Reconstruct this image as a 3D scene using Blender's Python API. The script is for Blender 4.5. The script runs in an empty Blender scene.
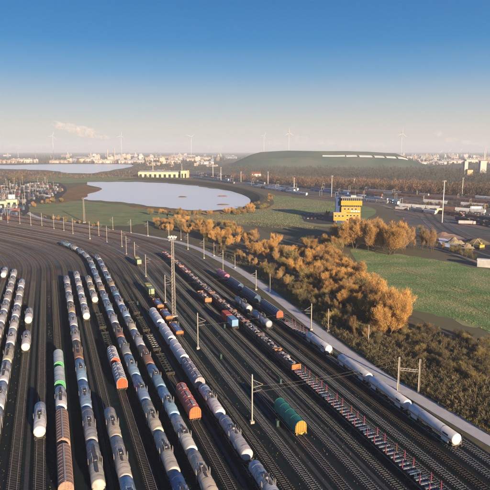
import bpy, math, random
from mathutils import Vector, Matrix, noise as mnoise

R = math.radians
scene = bpy.context.scene
COL = scene.collection
RNG = random.Random(7)

# ------------------------------------------------------------------ camera
CAM_H = 68.0
FOC = 550.0                       # focal length in units of a 490-wide frame
PITCH = math.atan(95.0 / FOC)
cam_d = bpy.data.cameras.new('camera')
cam = bpy.data.objects.new('camera', cam_d)
COL.objects.link(cam)
cam.location = (0, 0, CAM_H)
cam.rotation_euler = (R(90) - PITCH, 0, 0)
cam_d.sensor_fit = 'HORIZONTAL'
cam_d.sensor_width = 36.0
cam_d.lens = 36.0 * FOC / 490.0
cam_d.clip_start = 1.0
cam_d.clip_end = 60000.0
scene.camera = cam

# ------------------------------------------------------------------ sky and sun
SUN_EL = 11.5
SUN_AZ = 152.0                    # clockwise from +Y (camera looks along +Y)
world = bpy.data.worlds.new('World')
scene.world = world
world.use_nodes = True
wn, wl = world.node_tree.nodes, world.node_tree.links
bg = wn['Background']
sky = wn.new('ShaderNodeTexSky')
sky.sky_type = 'NISHITA'
sky.sun_disc = False
sky.sun_elevation = R(SUN_EL)
sky.sun_rotation = R(SUN_AZ)
sky.altitude = 0
sky.air_density = 1.2
sky.dust_density = 0.7
sky.ozone_density = 8.0
hs = wn.new('ShaderNodeHueSaturation')
hs.inputs['Saturation'].default_value = 1.35
wl.new(sky.outputs['Color'], hs.inputs['Color'])
# winter evening air: deep blue overhead, pale cream towards the horizon, the same all round
tcw = wn.new('ShaderNodeTexCoord')
sxw = wn.new('ShaderNodeSeparateXYZ')
wl.new(tcw.outputs['Generated'], sxw.inputs[0])
rpw = wn.new('ShaderNodeValToRGB')
els = rpw.color_ramp.elements
els[0].position, els[0].color = 0.0, (0.62, 0.56, 0.50, 1)
els[1].position, els[1].color = 1.0, (0.0, 0.07, 0.26, 1)
for pos, col in ((0.035, (0.66, 0.60, 0.52, 1)), (0.085, (0.42, 0.49, 0.53, 1)), (0.13, (0.14, 0.34, 0.56, 1)), (0.18, (0.02, 0.22, 0.5, 1)), (0.29, (0.0, 0.12, 0.37, 1)), (0.42, (0.0, 0.075, 0.28, 1))):
    e_ = els.new(pos)
    e_.color = col
wl.new(sxw.outputs['Z'], rpw.inputs['Fac'])
scw = wn.new('ShaderNodeVectorMath')
scw.operation = 'SCALE'
scw.inputs['Scale'].default_value = 6.1
wl.new(rpw.outputs['Color'], scw.inputs[0])
mxw = wn.new('ShaderNodeMixRGB')
mxw.inputs['Fac'].default_value = 0.85
wl.new(hs.outputs['Color'], mxw.inputs['Color1'])
wl.new(scw.outputs[0], mxw.inputs['Color2'])
wl.new(mxw.outputs['Color'], bg.inputs['Color'])
bg.inputs['Strength'].default_value = 0.05

sun_d = bpy.data.lights.new('sun', 'SUN')
sun = bpy.data.objects.new('sun', sun_d)
COL.objects.link(sun)
az, el = R(SUN_AZ), R(SUN_EL)
to_sun = Vector((math.sin(az) * math.cos(el), math.cos(az) * math.cos(el), math.sin(el)))
sun.rotation_euler = to_sun.to_track_quat('Z', 'Y').to_euler()
sun.location = (300, -300, 300)
sun_d.energy = 3.4
sun_d.angle = R(0.6)
sun_d.color = (1.0, 0.74, 0.49)

vs = scene.view_settings
vs.view_transform = 'Standard'
vs.look = 'None'
vs.gamma = 1.0
vs.use_curve_mapping = False
vs.exposure = 1.75
scene.cycles.max_bounces = 6
scene.cycles.volume_bounces = 2
scene.cycles.use_denoising = True


# ------------------------------------------------------------------ placing
def G(x, y, z=0.0):
    """ground point (height z) that the photograph shows at frame position x, y"""
    dx = (x - 245.0) / FOC
    dy = -(y - 245.0) / FOC
    fy = math.cos(PITCH) + dy * math.sin(PITCH)
    fz = -math.sin(PITCH) + dy * math.cos(PITCH)
    t = (z - CAM_H) / fz
    return Vector((t * dx, t * fy, z))


def frame_y(p):
    d = p[1] * math.cos(PITCH) - (p[2] - CAM_H) * math.sin(PITCH)
    u = p[1] * math.sin(PITCH) + (p[2] - CAM_H) * math.cos(PITCH)
    return 245 - FOC * u / d


def px(dist):                      # metres per frame unit at a distance
    return dist / FOC


# yard coordinates: s runs along the tracks, w across them
UX, UY = -0.335, 0.942
S0, WC, TH = 325.0, -232.0, R(30)


def yard(s, w):
    """position and heading (angle of the +s direction) of the point s, w"""
    if s > S0:
        r = w - WC
        # angle is shared by all tracks so that they stay concentric
        arc = TH * r
        d = s - S0
        if d < arc:
            a = d / r
            ss, ww = S0 + r * math.sin(a), WC + r * math.cos(a)
        else:
            a = TH
            e = d - arc
            ss = S0 + r * math.sin(a) + e * math.cos(a)
            ww = WC + r * math.cos(a) - e * math.sin(a)
    else:
        a, ss, ww = 0.0, s, w
    x = UX * ss + UY * ww
    y = UY * ss - UX * ww
    return x, y, math.atan2(UY, UX) + a


def s_at(w, y, z=2.9):
    lo, hi = 30.0, 900.0
    for _ in range(40):
        m = (lo + hi) / 2
        x_, y_, _h = yard(m, w)
        if frame_y((x_, y_, z)) > y:
            lo = m
        else:
            hi = m
    return lo


# ------------------------------------------------------------------ materials
MATS = {}


def nodes_of(name):
    m = bpy.data.materials.new(name)
    m.use_nodes = True
    MATS[name] = m
    nt = m.node_tree
    return m, nt, nt.nodes, nt.links, nt.nodes['Principled BSDF']


def mat(name, c1, c2=None, scale=2.0, rough=0.85, metal=0.0, bump=0.0, detail=6.0,
        spec=0.3, lo=0.35, hi=0.65, rand=0.0, c3=None, scale3=0.05, stretch=None, dist=0.0, sunlit_tint=None):
    m, nt, N, L, b = nodes_of(name)
    b.inputs['Roughness'].default_value = rough
    b.inputs['Metallic'].default_value = metal
    b.inputs['Specular IOR Level'].default_value = spec
    if c2 is None:
        c2 = tuple(v * 0.7 for v in c1)
    geo = N.new('ShaderNodeNewGeometry')
    mp = N.new('ShaderNodeMapping')
    L.new(geo.outputs['Position'], mp.inputs['Vector'])
    if stretch:
        mp.inputs['Rotation'].default_value = (0, 0, stretch[0])
        mp.inputs['Scale'].default_value = (stretch[1], stretch[2], 1)
    nz = N.new('ShaderNodeTexNoise')
    nz.inputs['Scale'].default_value = scale
    nz.inputs['Detail'].default_value = detail
    nz.inputs['Roughness'].default_value = 0.65
    nz.inputs['Distortion'].default_value = dist
    L.new(mp.outputs[0], nz.inputs['Vector'])
    rp = N.new('ShaderNodeValToRGB')
    rp.color_ramp.elements[0].position = lo
    rp.color_ramp.elements[1].position = hi
    rp.color_ramp.elements[0].color = (*c2, 1)
    rp.color_ramp.elements[1].color = (*c1, 1)
    L.new(nz.outputs['Fac'], rp.inputs['Fac'])
    out = rp.outputs['Color']
    if c3 is not None:
        n3 = N.new('ShaderNodeTexNoise')
        n3.inputs['Scale'].default_value = scale3
        n3.inputs['Detail'].default_value = 5
        L.new(geo.outputs['Position'], n3.inputs['Vector'])
        r3 = N.new('ShaderNodeValToRGB')
        r3.color_ramp.elements[0].position = 0.45
        r3.color_ramp.elements[1].position = 0.62
        L.new(n3.outputs['Fac'], r3.inputs['Fac'])
        mx = N.new('ShaderNodeMixRGB')
        L.new(r3.outputs['Color'], mx.inputs['Fac'])
        L.new(out, mx.inputs['Color1'])
        mx.inputs['Color2'].default_value = (*c3, 1)
        out = mx.outputs['Color']
    if sunlit_tint:
        # shaded near sidings and sunlit far ground, painted into the colour along the yard
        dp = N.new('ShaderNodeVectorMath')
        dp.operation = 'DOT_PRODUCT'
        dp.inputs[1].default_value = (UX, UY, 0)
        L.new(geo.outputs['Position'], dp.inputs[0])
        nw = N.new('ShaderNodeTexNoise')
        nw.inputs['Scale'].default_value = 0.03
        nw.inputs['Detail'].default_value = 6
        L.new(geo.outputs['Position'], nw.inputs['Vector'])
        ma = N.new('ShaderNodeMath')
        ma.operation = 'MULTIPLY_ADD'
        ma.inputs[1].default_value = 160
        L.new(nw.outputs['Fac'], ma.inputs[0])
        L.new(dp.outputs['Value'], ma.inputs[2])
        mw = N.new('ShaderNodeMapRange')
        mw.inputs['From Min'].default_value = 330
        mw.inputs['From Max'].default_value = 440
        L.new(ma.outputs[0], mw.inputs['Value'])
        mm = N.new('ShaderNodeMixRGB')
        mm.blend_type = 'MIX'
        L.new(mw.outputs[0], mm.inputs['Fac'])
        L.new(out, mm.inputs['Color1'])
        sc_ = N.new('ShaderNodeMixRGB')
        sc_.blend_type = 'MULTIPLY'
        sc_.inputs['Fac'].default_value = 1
        sc_.inputs['Color2'].default_value = (*sunlit_tint, 1)
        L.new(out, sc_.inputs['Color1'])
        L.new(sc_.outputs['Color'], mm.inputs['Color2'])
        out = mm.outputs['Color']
    if rand:
        oi = N.new('ShaderNodeObjectInfo')
        mr = N.new('ShaderNodeMapRange')
        mr.inputs['To Min'].default_value = 1 - rand
        mr.inputs['To Max'].default_value = 1 + rand
        L.new(oi.outputs['Random'], mr.inputs['Value'])
        mu = N.new('ShaderNodeMixRGB')
        mu.blend_type = 'MULTIPLY'
        mu.inputs['Fac'].default_value = 1
        L.new(out, mu.inputs['Color1'])
        L.new(mr.outputs[0], mu.inputs['Color2'])
        out = mu.outputs['Color']
    L.new(out, b.inputs['Base Color'])
    if bump:
        bp = N.new('ShaderNodeBump')
        bp.inputs['Strength'].default_value = bump
        bp.inputs['Distance'].default_value = 0.1
        L.new(nz.outputs['Fac'], bp.inputs['Height'])
        L.new(bp.outputs['Normal'], b.inputs['Normal'])
    return m


def paint(name, rough=0.42, dirt=(0.09, 0.07, 0.055), amount=0.75, spec=0.45, metal=0.0, spill=False):
    """weathered paint: the object's own colour with streaks of dirt and rust"""
    m, nt, N, L, b = nodes_of(name)
    b.inputs['Metallic'].default_value = metal
    b.inputs['Specular IOR Level'].default_value = spec
    oi = N.new('ShaderNodeObjectInfo')
    tc = N.new('ShaderNodeTexCoord')
    geo = N.new('ShaderNodeNewGeometry')
    add = N.new('ShaderNodeVectorMath')
    add.operation = 'ADD'
    sc = N.new('ShaderNodeVectorMath')
    sc.operation = 'SCALE'
    sc.inputs['Scale'].default_value = 60
    cx = N.new('ShaderNodeCombineXYZ')
    L.new(oi.outputs['Random'], cx.inputs['X'])
    L.new(oi.outputs['Random'], cx.inputs['Y'])
    L.new(cx.outputs[0], sc.inputs[0])
    L.new(tc.outputs['Object'], add.inputs[0])
    L.new(sc.outputs[0], add.inputs[1])
    mp = N.new('ShaderNodeMapping')
    mp.inputs['Scale'].default_value = (1.6, 0.35, 0.35)     # streaks run round the barrel
    L.new(add.outputs[0], mp.inputs['Vector'])
    n1 = N.new('ShaderNodeTexNoise')
    n1.inputs['Scale'].default_value = 1.1
    n1.inputs['Detail'].default_value = 7
    n1.inputs['Roughness'].default_value = 0.7
    L.new(mp.outputs[0], n1.inputs['Vector'])
    r1 = N.new('ShaderNodeValToRGB')
    r1.color_ramp.elements[0].position = 0.46
    r1.color_ramp.elements[1].position = 0.74
    r1.color_ramp.elements[1].color = (amount, amount, amount, 1)
    L.new(n1.outputs['Fac'], r1.inputs['Fac'])
    n2 = N.new('ShaderNodeTexNoise')
    n2.inputs['Scale'].default_value = 0.35
    n2.inputs['Detail'].default_value = 3
    L.new(add.outputs[0], n2.inputs['Vector'])
    r2 = N.new('ShaderNodeMapRange')
    r2.inputs['From Min'].default_value = 0.3
    r2.inputs['From Max'].default_value = 0.7
    r2.inputs['To Min'].default_value = 0.72
    r2.inputs['To Max'].default_value = 1.05
    L.new(n2.outputs['Fac'], r2.inputs['Value'])
    mu = N.new('ShaderNodeMixRGB')
    mu.blend_type = 'MULTIPLY'
    mu.inputs['Fac'].default_value = 1
    L.new(oi.outputs['Color'], mu.inputs['Color1'])
    L.new(r2.outputs[0], mu.inputs['Color2'])
    mx = N.new('ShaderNodeMixRGB')
    L.new(r1.outputs['Color'], mx.inputs['Fac'])
    L.new(mu.outputs['Color'], mx.inputs['Color1'])
    mx.inputs['Color2'].default_value = (*dirt, 1)
    if spill:
        sp = N.new('ShaderNodeSeparateXYZ')
        L.new(tc.outputs['Object'], sp.inputs[0])
        ab = N.new('ShaderNodeMath')
        ab.operation = 'ABSOLUTE'
        L.new(sp.outputs['X'], ab.inputs[0])
        n4 = N.new('ShaderNodeTexNoise')
        n4.inputs['Scale'].default_value = 1.6
        n4.inputs['Detail'].default_value = 5
        m4 = N.new('ShaderNodeMapping')
        m4.inputs['Scale'].default_value = (1.4, 0.25, 0.25)
        L.new(add.outputs[0], m4.inputs['Vector'])
        L.new(m4.outputs[0], n4.inputs['Vector'])
        wob = N.new('ShaderNodeMath')
        wob.operation = 'MULTIPLY_ADD'
        wob.inputs[1].default_value = -3.2
        L.new(n4.outputs['Fac'], wob.inputs[0])
        L.new(ab.outputs[0], wob.inputs[2])
        mk = N.new('ShaderNodeMapRange')
        mk.inputs['From Min'].default_value = -1.3
        mk.inputs['From Max'].default_value = 0.0
        mk.inputs['To Min'].default_value = 0.85
        mk.inputs['To Max'].default_value = 0.0
        L.new(wob.outputs[0], mk.inputs['Value'])
        gate = N.new('ShaderNodeMath')
        gate.operation = 'MULTIPLY'
        L.new(mk.outputs[0], gate.inputs[0])
        L.new(oi.outputs['Random'], gate.inputs[1])
        mz = N.new('ShaderNodeMixRGB')
        L.new(gate.outputs[0], mz.inputs['Fac'])
        L.new(mx.outputs['Color'], mz.inputs['Color1'])
        mz.inputs['Color2'].default_value = (0.05, 0.042, 0.036, 1)
        mx = mz
    L.new(mx.outputs['Color'], b.inputs['Base Color'])
    rr = N.new('ShaderNodeMapRange')
    rr.inputs['To Min'].default_value = rough - 0.1
    rr.inputs['To Max'].default_value = rough + 0.3
    L.new(n1.outputs['Fac'], rr.inputs['Value'])
    L.new(rr.outputs[0], b.inputs['Roughness'])
    return m


TRK = math.atan2(UY, UX)
mat('land', (0.19, 0.17, 0.09), (0.1, 0.105, 0.055), scale=0.004, detail=9, c3=(0.15, 0.12, 0.085), scale3=0.0016, rough=0.95)
mat('yard', (0.013, 0.03, 0.037), (0.004, 0.012, 0.016), scale=0.5, spec=0.04, sunlit_tint=(14, 6.6, 5.3), detail=8, rough=0.95, bump=0.5,  # far ground tinted as if sunlit, near ground left dark as shade
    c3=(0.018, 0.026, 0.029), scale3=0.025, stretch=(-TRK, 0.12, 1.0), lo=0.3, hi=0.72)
mat('ballast', (0.023, 0.035, 0.039), (0.006, 0.013, 0.016), scale=2.2, spec=0.04, sunlit_tint=(9.5, 5.2, 4.3), detail=9, rough=0.97, bump=1.0, rand=0.3,  # same painted sun and shade along the tracks
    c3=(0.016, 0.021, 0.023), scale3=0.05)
mat('sleeper', (0.115, 0.13, 0.135), (0.05, 0.058, 0.06), scale=1.5, spec=0.1, rough=0.92, rand=0.25)
mat('sleeper_wood', (0.055, 0.055, 0.052), (0.026, 0.029, 0.03), scale=1.5, rough=0.92, rand=0.3)
mat('rail', (0.5, 0.46, 0.42), (0.34, 0.28, 0.23), scale=0.4, rough=0.42, metal=0.3)
mat('rail_rusty', (0.2, 0.12, 0.07), (0.1, 0.055, 0.03), scale=0.4, rough=0.7, metal=0.3)
mat('road', (0.56, 0.56, 0.55), (0.46, 0.46, 0.46), scale=0.35, rough=0.85, detail=8, bump=0.1)
mat('asphalt', (0.062, 0.062, 0.064), (0.042, 0.042, 0.044), scale=0.05, rough=0.9)
mat('gravel_path', (0.34, 0.3, 0.25), (0.24, 0.21, 0.17), scale=0.1, rough=0.95)
mat('kerb', (0.5, 0.49, 0.47), (0.36, 0.35, 0.33), scale=0.4, rough=0.9)
mat('meadow', (0.25, 0.31, 0.12), (0.14, 0.19, 0.08), scale=0.05, detail=10, c3=(0.27, 0.24, 0.12), scale3=0.012, rough=0.95)
mat('field', (0.23, 0.33, 0.115), (0.11, 0.19, 0.065), scale=0.12, detail=10, c3=(0.3, 0.32, 0.14), scale3=0.06, rough=0.95,
    stretch=(0.5, 0.12, 1.2), lo=0.25, hi=0.75)
mat('scrubland', (0.17, 0.145, 0.085), (0.085, 0.078, 0.045), scale=0.3, detail=10, c3=(0.1, 0.1, 0.055), scale3=0.06, rough=0.97, bump=0.6)
mat('reed', (0.3, 0.17, 0.07), (0.17, 0.1, 0.045), scale=0.05, detail=9, rough=0.95)
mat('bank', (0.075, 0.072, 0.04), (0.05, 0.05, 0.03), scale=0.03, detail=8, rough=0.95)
mat('hill', (0.075, 0.12, 0.08), (0.045, 0.08, 0.06), scale=0.012, detail=10, c3=(0.12, 0.14, 0.09), scale3=0.005, rough=0.95)
mat('white_sheet', (0.78, 0.78, 0.76), (0.6, 0.6, 0.58), scale=0.05, rough=0.7)
mat('steel_dark', (0.05, 0.045, 0.04), (0.028, 0.024, 0.022), scale=3, rough=0.7, spec=0.3)
mat('wheel_steel', (0.1, 0.075, 0.06), (0.05, 0.035, 0.03), scale=3, rough=0.6, metal=0.4)
mat('grating', (0.13, 0.125, 0.12), (0.06, 0.058, 0.055), scale=6, rough=0.65, spec=0.4)
mat('galvanised', (0.5, 0.49, 0.46), (0.36, 0.35, 0.33), scale=2, rough=0.55, metal=0.2)
mat('concrete_pale', (0.42, 0.39, 0.34), (0.3, 0.27, 0.23), scale=0.8, rough=0.85, rand=0.12)
mat('yellow_clad', (0.62, 0.31, 0.02), (0.52, 0.25, 0.018), scale=0.5, rough=0.5, spec=0.4)
mat('blue_clad', (0.03, 0.07, 0.19), (0.025, 0.055, 0.15), scale=0.5, rough=0.5)
mat('glass_dark', (0.03, 0.045, 0.06), (0.02, 0.03, 0.04), scale=0.5, rough=0.12, spec=0.7)
mat('white_paint', (0.8, 0.79, 0.76), (0.66, 0.65, 0.62), scale=0.6, rough=0.6)
mat('red_paint', (0.5, 0.07, 0.04), (0.34, 0.05, 0.03), scale=0.6, rough=0.5)
mat('magenta_paint', (0.3, 0.045, 0.1), (0.18, 0.035, 0.06), scale=1, rough=0.5)
mat('orange_paint', (0.62, 0.2, 0.04), (0.42, 0.13, 0.03), scale=0.8, rough=0.5)
mat('yellow_paint', (0.55, 0.38, 0.07), (0.4, 0.27, 0.05), scale=0.8, rough=0.5)
mat('rust', (0.24, 0.085, 0.04), (0.13, 0.05, 0.03), scale=1.2, rough=0.85)
mat('scrap', (0.36, 0.37, 0.4), (0.13, 0.11, 0.11), scale=0.5, rough=0.5, metal=0.35)
mat('tarp_blue', (0.2, 0.28, 0.44), (0.13, 0.19, 0.33), scale=1.2, rough=0.55)
mat('bolster', (0.27, 0.31, 0.34), (0.12, 0.12, 0.13), scale=1.5, rough=0.5, metal=0.2)
mat('deck_blue', (0.08, 0.14, 0.22), (0.05, 0.09, 0.14), scale=1.5, rough=0.7)
mat('deck_green', (0.04, 0.09, 0.075), (0.025, 0.05, 0.045), scale=1.5, rough=0.75)
mat('sand', (0.34, 0.28, 0.18), (0.2, 0.17, 0.12), scale=0.3, rough=0.95)
mat('bark', (0.11, 0.08, 0.055), (0.06, 0.045, 0.033), scale=1.5, rough=0.95, rand=0.2)
mat('twig_gold', (0.56, 0.345, 0.115), (0.39, 0.22, 0.075), scale=0.25, rough=0.9, rand=0.28, spec=0.15)
mat('twig_brown', (0.4, 0.27, 0.13), (0.26, 0.165, 0.08), scale=0.25, rough=0.9, rand=0.3, spec=0.15)
mat('twig_dark', (0.19, 0.16, 0.09), (0.11, 0.095, 0.055), scale=0.25, rough=0.95, rand=0.3, spec=0.1)
mat('twig_olive', (0.32, 0.26, 0.1), (0.19, 0.16, 0.065), scale=0.25, rough=0.95, rand=0.25, spec=0.1)
mat('far_wood', (0.25, 0.145, 0.09), (0.115, 0.08, 0.055), scale=0.03, detail=6, rough=0.95, c3=(0.1, 0.08, 0.055), scale3=0.006)
mat('far_wood_dark', (0.085, 0.072, 0.05), (0.05, 0.048, 0.035), scale=0.03, detail=6, rough=0.95)
mat('field_tuft', (0.24, 0.32, 0.11), (0.12, 0.18, 0.06), scale=0.2, rough=0.95)
mat('meadow_tuft', (0.26, 0.3, 0.12), (0.16, 0.2, 0.08), scale=0.1, rough=0.95)
mat('walk_gravel', (0.06, 0.065, 0.066), (0.03, 0.035, 0.037), scale=1.5, rough=0.95)
paint('tank_paint', spill=True, amount=0.85)
paint('clean_paint', rough=0.36, amount=0.22, dirt=(0.3, 0.26, 0.22))
paint('box_paint', rough=0.5, amount=0.55)
paint('far_paint', rough=0.75, amount=0.25, dirt=(0.2, 0.18, 0.16))


def water_mat():
    m, nt, N, L, b = nodes_of('water')
    b.inputs['Base Color'].default_value = (0.85, 0.88, 0.9, 1)
    b.inputs['Roughness'].default_value = 0.2
    b.inputs['IOR'].default_value = 1.33
    b.inputs['Specular IOR Level'].default_value = 0.22
    geo = N.new('ShaderNodeNewGeometry')
    nz = N.new('ShaderNodeTexNoise')
    nz.inputs['Scale'].default_value = 0.12
    nz.inputs['Detail'].default_value = 5
    L.new(geo.outputs['Position'], nz.inputs['Vector'])
    bp = N.new('ShaderNodeBump')
    bp.inputs['Strength'].default_value = 0.35
    bp.inputs['Distance'].default_value = 0.4
    L.new(nz.outputs['Fac'], bp.inputs['Height'])
    L.new(bp.outputs['Normal'], b.inputs['Normal'])


water_mat()


# ------------------------------------------------------------------ mesh building
class MB:
    def __init__(self):
        self.v, self.f, self.smooth = [], [], []

    def add(self, vs_, fs_, smooth=False):
        o = len(self.v)
        self.v.extend(tuple(p) for p in vs_)
        self.f.extend(tuple(i + o for i in f) for f in fs_)
        self.smooth.extend([smooth] * len(fs_))
        return self

    def box(self, cx, cy, cz, sx, sy, sz, rz=0.0, rot=None):
        pts = []
        for dx in (-.5, .5):
            for dy in (-.5, .5):
                for dz in (-.5, .5):
                    p = Vector((dx * sx, dy * sy, dz * sz))
                    if rot is not None:
                        p = rot @ p
                    elif rz:
                        c, s = math.cos(rz), math.sin(rz)
                        p = Vector((p.x * c - p.y * s, p.x * s + p.y * c, p.z))
                    pts.append((p.x + cx, p.y + cy, p.z + cz))
        return self.add(pts, [(0, 1, 3, 2), (4, 6, 7, 5), (0, 4, 5, 1), (2, 3, 7, 6), (0, 2, 6, 4), (1, 5, 7, 3)])

    def tube(self, p0, p1, r0, r1=None, n=6, caps=True, smooth=True):
        r1 = r0 if r1 is None else r1
        p0, p1 = Vector(p0), Vector(p1)
        d = (p1 - p0)
        if d.length < 1e-6:
            return self
        d.normalize()
        a = d.orthogonal().normalized()
        b = d.cross(a)
        vs_ = []
        for (p, r) in ((p0, r0), (p1, r1)):
            for i in range(n):
                t = 2 * math.pi * i / n
                vs_.append(p + a * (r * math.cos(t)) + b * (r * math.sin(t)))
        fs_ = [(i, (i + 1) % n, n + (i + 1) % n, n + i) for i in range(n)]
        self.add(vs_, fs_, smooth)
        if caps:
            o = len(self.v) - 2 * n
            self.f.append(tuple(o + i for i in reversed(range(n))))
            self.f.append(tuple(o + n + i for i in range(n)))
            self.smooth.extend([False, False])
        return self

    def lathe_x(self, prof, cy, cz, n=24, smooth=True):
        """prof: (x, r) pairs turned round the x axis through cy, cz"""
        vs_, fs_ = [], []
        k = len(prof)
        for (x, r) in prof:
            for i in range(n):
                t = 2 * math.pi * i / n
                vs_.append((x, cy + r * math.sin(t), cz + r * math.cos(t)))
        for j in range(k - 1):
            for i in range(n):
                a, b = j * n + i, j * n + (i + 1) % n
                fs_.append((a, a + n, b + n, b))
        fs_.append(tuple(range(n)))
        fs_.append(tuple((k - 1) * n + i for i in reversed(range(n))))
        return self.add(vs_, fs_, smooth)

    def lathe_z(self, prof, cx=0, cy=0, n=12, smooth=True):
        vs_, fs_ = [], []
        k = len(prof)
        for (z, r) in prof:
            for i in range(n):
                t = 2 * math.pi * i / n
                vs_.append((cx + r * math.cos(t), cy + r * math.sin(t), z))
        for j in range(k - 1):
            for i in range(n):
                a, b = j * n + i, j * n + (i + 1) % n
                fs_.append((a, b, b + n, a + n))
        fs_.append(tuple(reversed(range(n))))
        fs_.append(tuple((k - 1) * n + i for i in range(n)))
        return self.add(vs_, fs_, smooth)

    def prism_x(self, prof, x0, x1, smooth=False):
        """closed profile of (y, z) drawn along x"""
        n = len(prof)
        vs_ = [(x0, y, z) for (y, z) in prof] + [(x1, y, z) for (y, z) in prof]
        fs_ = [(i, (i + 1) % n, n + (i + 1) % n, n + i) for i in range(n)]
        self.add(vs_, fs_, smooth)
        self.add([vs_[i] for i in range(n)], [tuple(reversed(range(n)))])
        self.add([vs_[n + i] for i in range(n)], [tuple(range(n))])
        return self

    def mesh(self, name):
        me = bpy.data.meshes.new(name)
        me.from_pydata(self.v, [], self.f)
        me.polygons.foreach_set('use_smooth', self.smooth)
        me.update()
        return me


def link(name, me, m=None, parent=None, loc=None, rz=0.0, color=None):
    o = bpy.data.objects.new(name, me)
    COL.objects.link(o)
    if me is not None and m is not None and not me.materials:
        me.materials.append(MATS[m])
    if parent is not None:
        o.parent = parent
    if loc is not None:
        o.location = loc
    if rz:
        o.rotation_euler = (0, 0, rz)
    if color is not None:
        o.color = (*color, 1)
    return o


def tag(o, label=None, cat=None, group=None, kind=None):
    if label:
        o['label'] = label
    if cat:
        o['category'] = cat
    if group:
        o['group'] = group
    if kind:
        o['kind'] = kind
    return o


def sheet(name, pts, m, z, kind='structure', parent=None):
    """flat polygon of ground from a list of world points"""
    mb = MB()
    mb.add([(p[0], p[1], z) for p in pts], [tuple(range(len(pts)))])
    me = mb.mesh(name)
    # normals up
    if me.polygons[0].normal.z < 0:
        me.flip_normals()
    o = link(name, me, m, parent)
    if kind:
        o['kind'] = kind
    return o


def smooth_loop(pts, k=6, closed=True):
    out = []
    n = len(pts)
    rng = range(n) if closed else range(n - 1)
    for i in rng:
        if closed:
            p0, p1, p2, p3 = pts[i - 1], pts[i], pts[(i + 1) % n], pts[(i + 2) % n]
        else:
            p0, p1, p2, p3 = pts[max(i - 1, 0)], pts[i], pts[i + 1], pts[min(i + 2, n - 1)]
        for j in range(k):
            t = j / k
            out.append(tuple(0.5 * ((2 * p1[d]) + (-p0[d] + p2[d]) * t + (2 * p0[d] - 5 * p1[d] + 4 * p2[d] - p3[d]) * t * t
                             + (-p0[d] + 3 * p1[d] - 3 * p2[d] + p3[d]) * t ** 3) for d in range(2)))
    if not closed:
        out.append(tuple(pts[-1][:2]))
    return out


def ground_area(name, pix, m, z, k=9, rough=0.012):
    pts = smooth_loop([G(*p) for p in pix], k)
    out = []
    for (x, y) in pts:                      # uneven natural edge
        a = rough * math.hypot(x, y)
        f = 6.0 / max(a, 0.5) * 0.12
        out.append((x + a * mnoise.noise(Vector((x * f, y * f, z))), y + a * 1.6 * mnoise.noise(Vector((x * f, y * f, 9 + z)))))
    return sheet(name, out, m, z)


def strip(name, pts, width, m, z, parent=None, kind='structure', height=None):
    """ribbon of ground along world points"""
    mb = MB()
    vs_ = []
    n = len(pts)
    for i in range(n):
        a, b = pts[max(i - 1, 0)], pts[min(i + 1, n - 1)]
        d = Vector((b[0] - a[0], b[1] - a[1]))
        d.normalize()
        nx, ny = -d.y, d.x
        for sgn in (1, -1):
            vs_.append((pts[i][0] + nx * sgn * width / 2, pts[i][1] + ny * sgn * width / 2, z))
    mb.add(vs_, [(2 * i + 1, 2 * i + 3, 2 * i + 2, 2 * i) for i in range(n - 1)])
    o = link(name, mb.mesh(name), m, parent)
    if kind and parent is None:
        o['kind'] = kind
    return o


# ================================================================== THE SETTING
# terrain: one sheet to the horizon
mb = MB()
S = 15000
mb.add([(-S, -1500, -0.02), (S, -1500, -0.02), (S, S, -0.02), (-S, S, -0.02)], [(0, 1, 2, 3)])
link('terrain', mb.mesh('terrain'), 'land')['kind'] = 'structure'

# yard ground following the tracks
def yard_area(name, w0, w1, sA, sB, m, z):
    a, b = [], []
    n = 60
    for i in range(n + 1):
        s = sA + (sB - sA) * i / n
        a.append(yard(s, w0)[:2])
        b.append(yard(s, w1)[:2])
    mb = MB()
    mb.add([(*p, z) for p in a] + [(*p, z) for p in b], [(i, n + 1 + i, n + 2 + i, i + 1) for i in range(n)])
    me = mb.mesh(name)
    if me.polygons[0].normal.z < 0:
        me.flip_normals()
    o = link(name, me, m)
    o['kind'] = 'structure'
    return o


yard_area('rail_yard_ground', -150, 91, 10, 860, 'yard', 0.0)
yard_area('verge_ground', 91, 140, 10, 640, 'scrubland', 0.004)

# service road
road_pix = [(560, 480), (490, 440), (430, 405), (380, 375), (330, 340), (280, 300), (245, 274), (222, 261), (196, 248), (171, 240.5),
            (145, 235.5), (120, 231.5), (80, 225), (60, 221.5), (45, 219.5), (33, 215.5), (26, 211), (27, 206.5), (36, 202), (52, 197), (66, 190)]
road_line = smooth_loop([G(*p) for p in road_pix], 10, closed=False)
strip('service_road', road_line, 4.6, 'road', 0.012)
mb = MB()
for sgn in (1, -1):
    e = []
    n = len(road_line)
    for i in range(n):
        a, b = road_line[max(i - 1, 0)], road_line[min(i + 1, n - 1)]
        d = Vector((b[0] - a[0], b[1] - a[1])).normalized()
        e.append((road_line[i][0] - d.y * sgn * 2.42, road_line[i][1] + d.x * sgn * 2.42))
    for i in range(n - 1):
        a, b = Vector(e[i]), Vector(e[i + 1])
        if a.y > 420:
            break
        c = (a + b) / 2
        mb.box(c.x, c.y, 0.06, (b - a).length, 0.16, 0.12, math.atan2(b.y - a.y, b.x - a.x))
link('road_kerb', mb.mesh('road_kerb'), 'kerb')['kind'] = 'structure'

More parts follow.
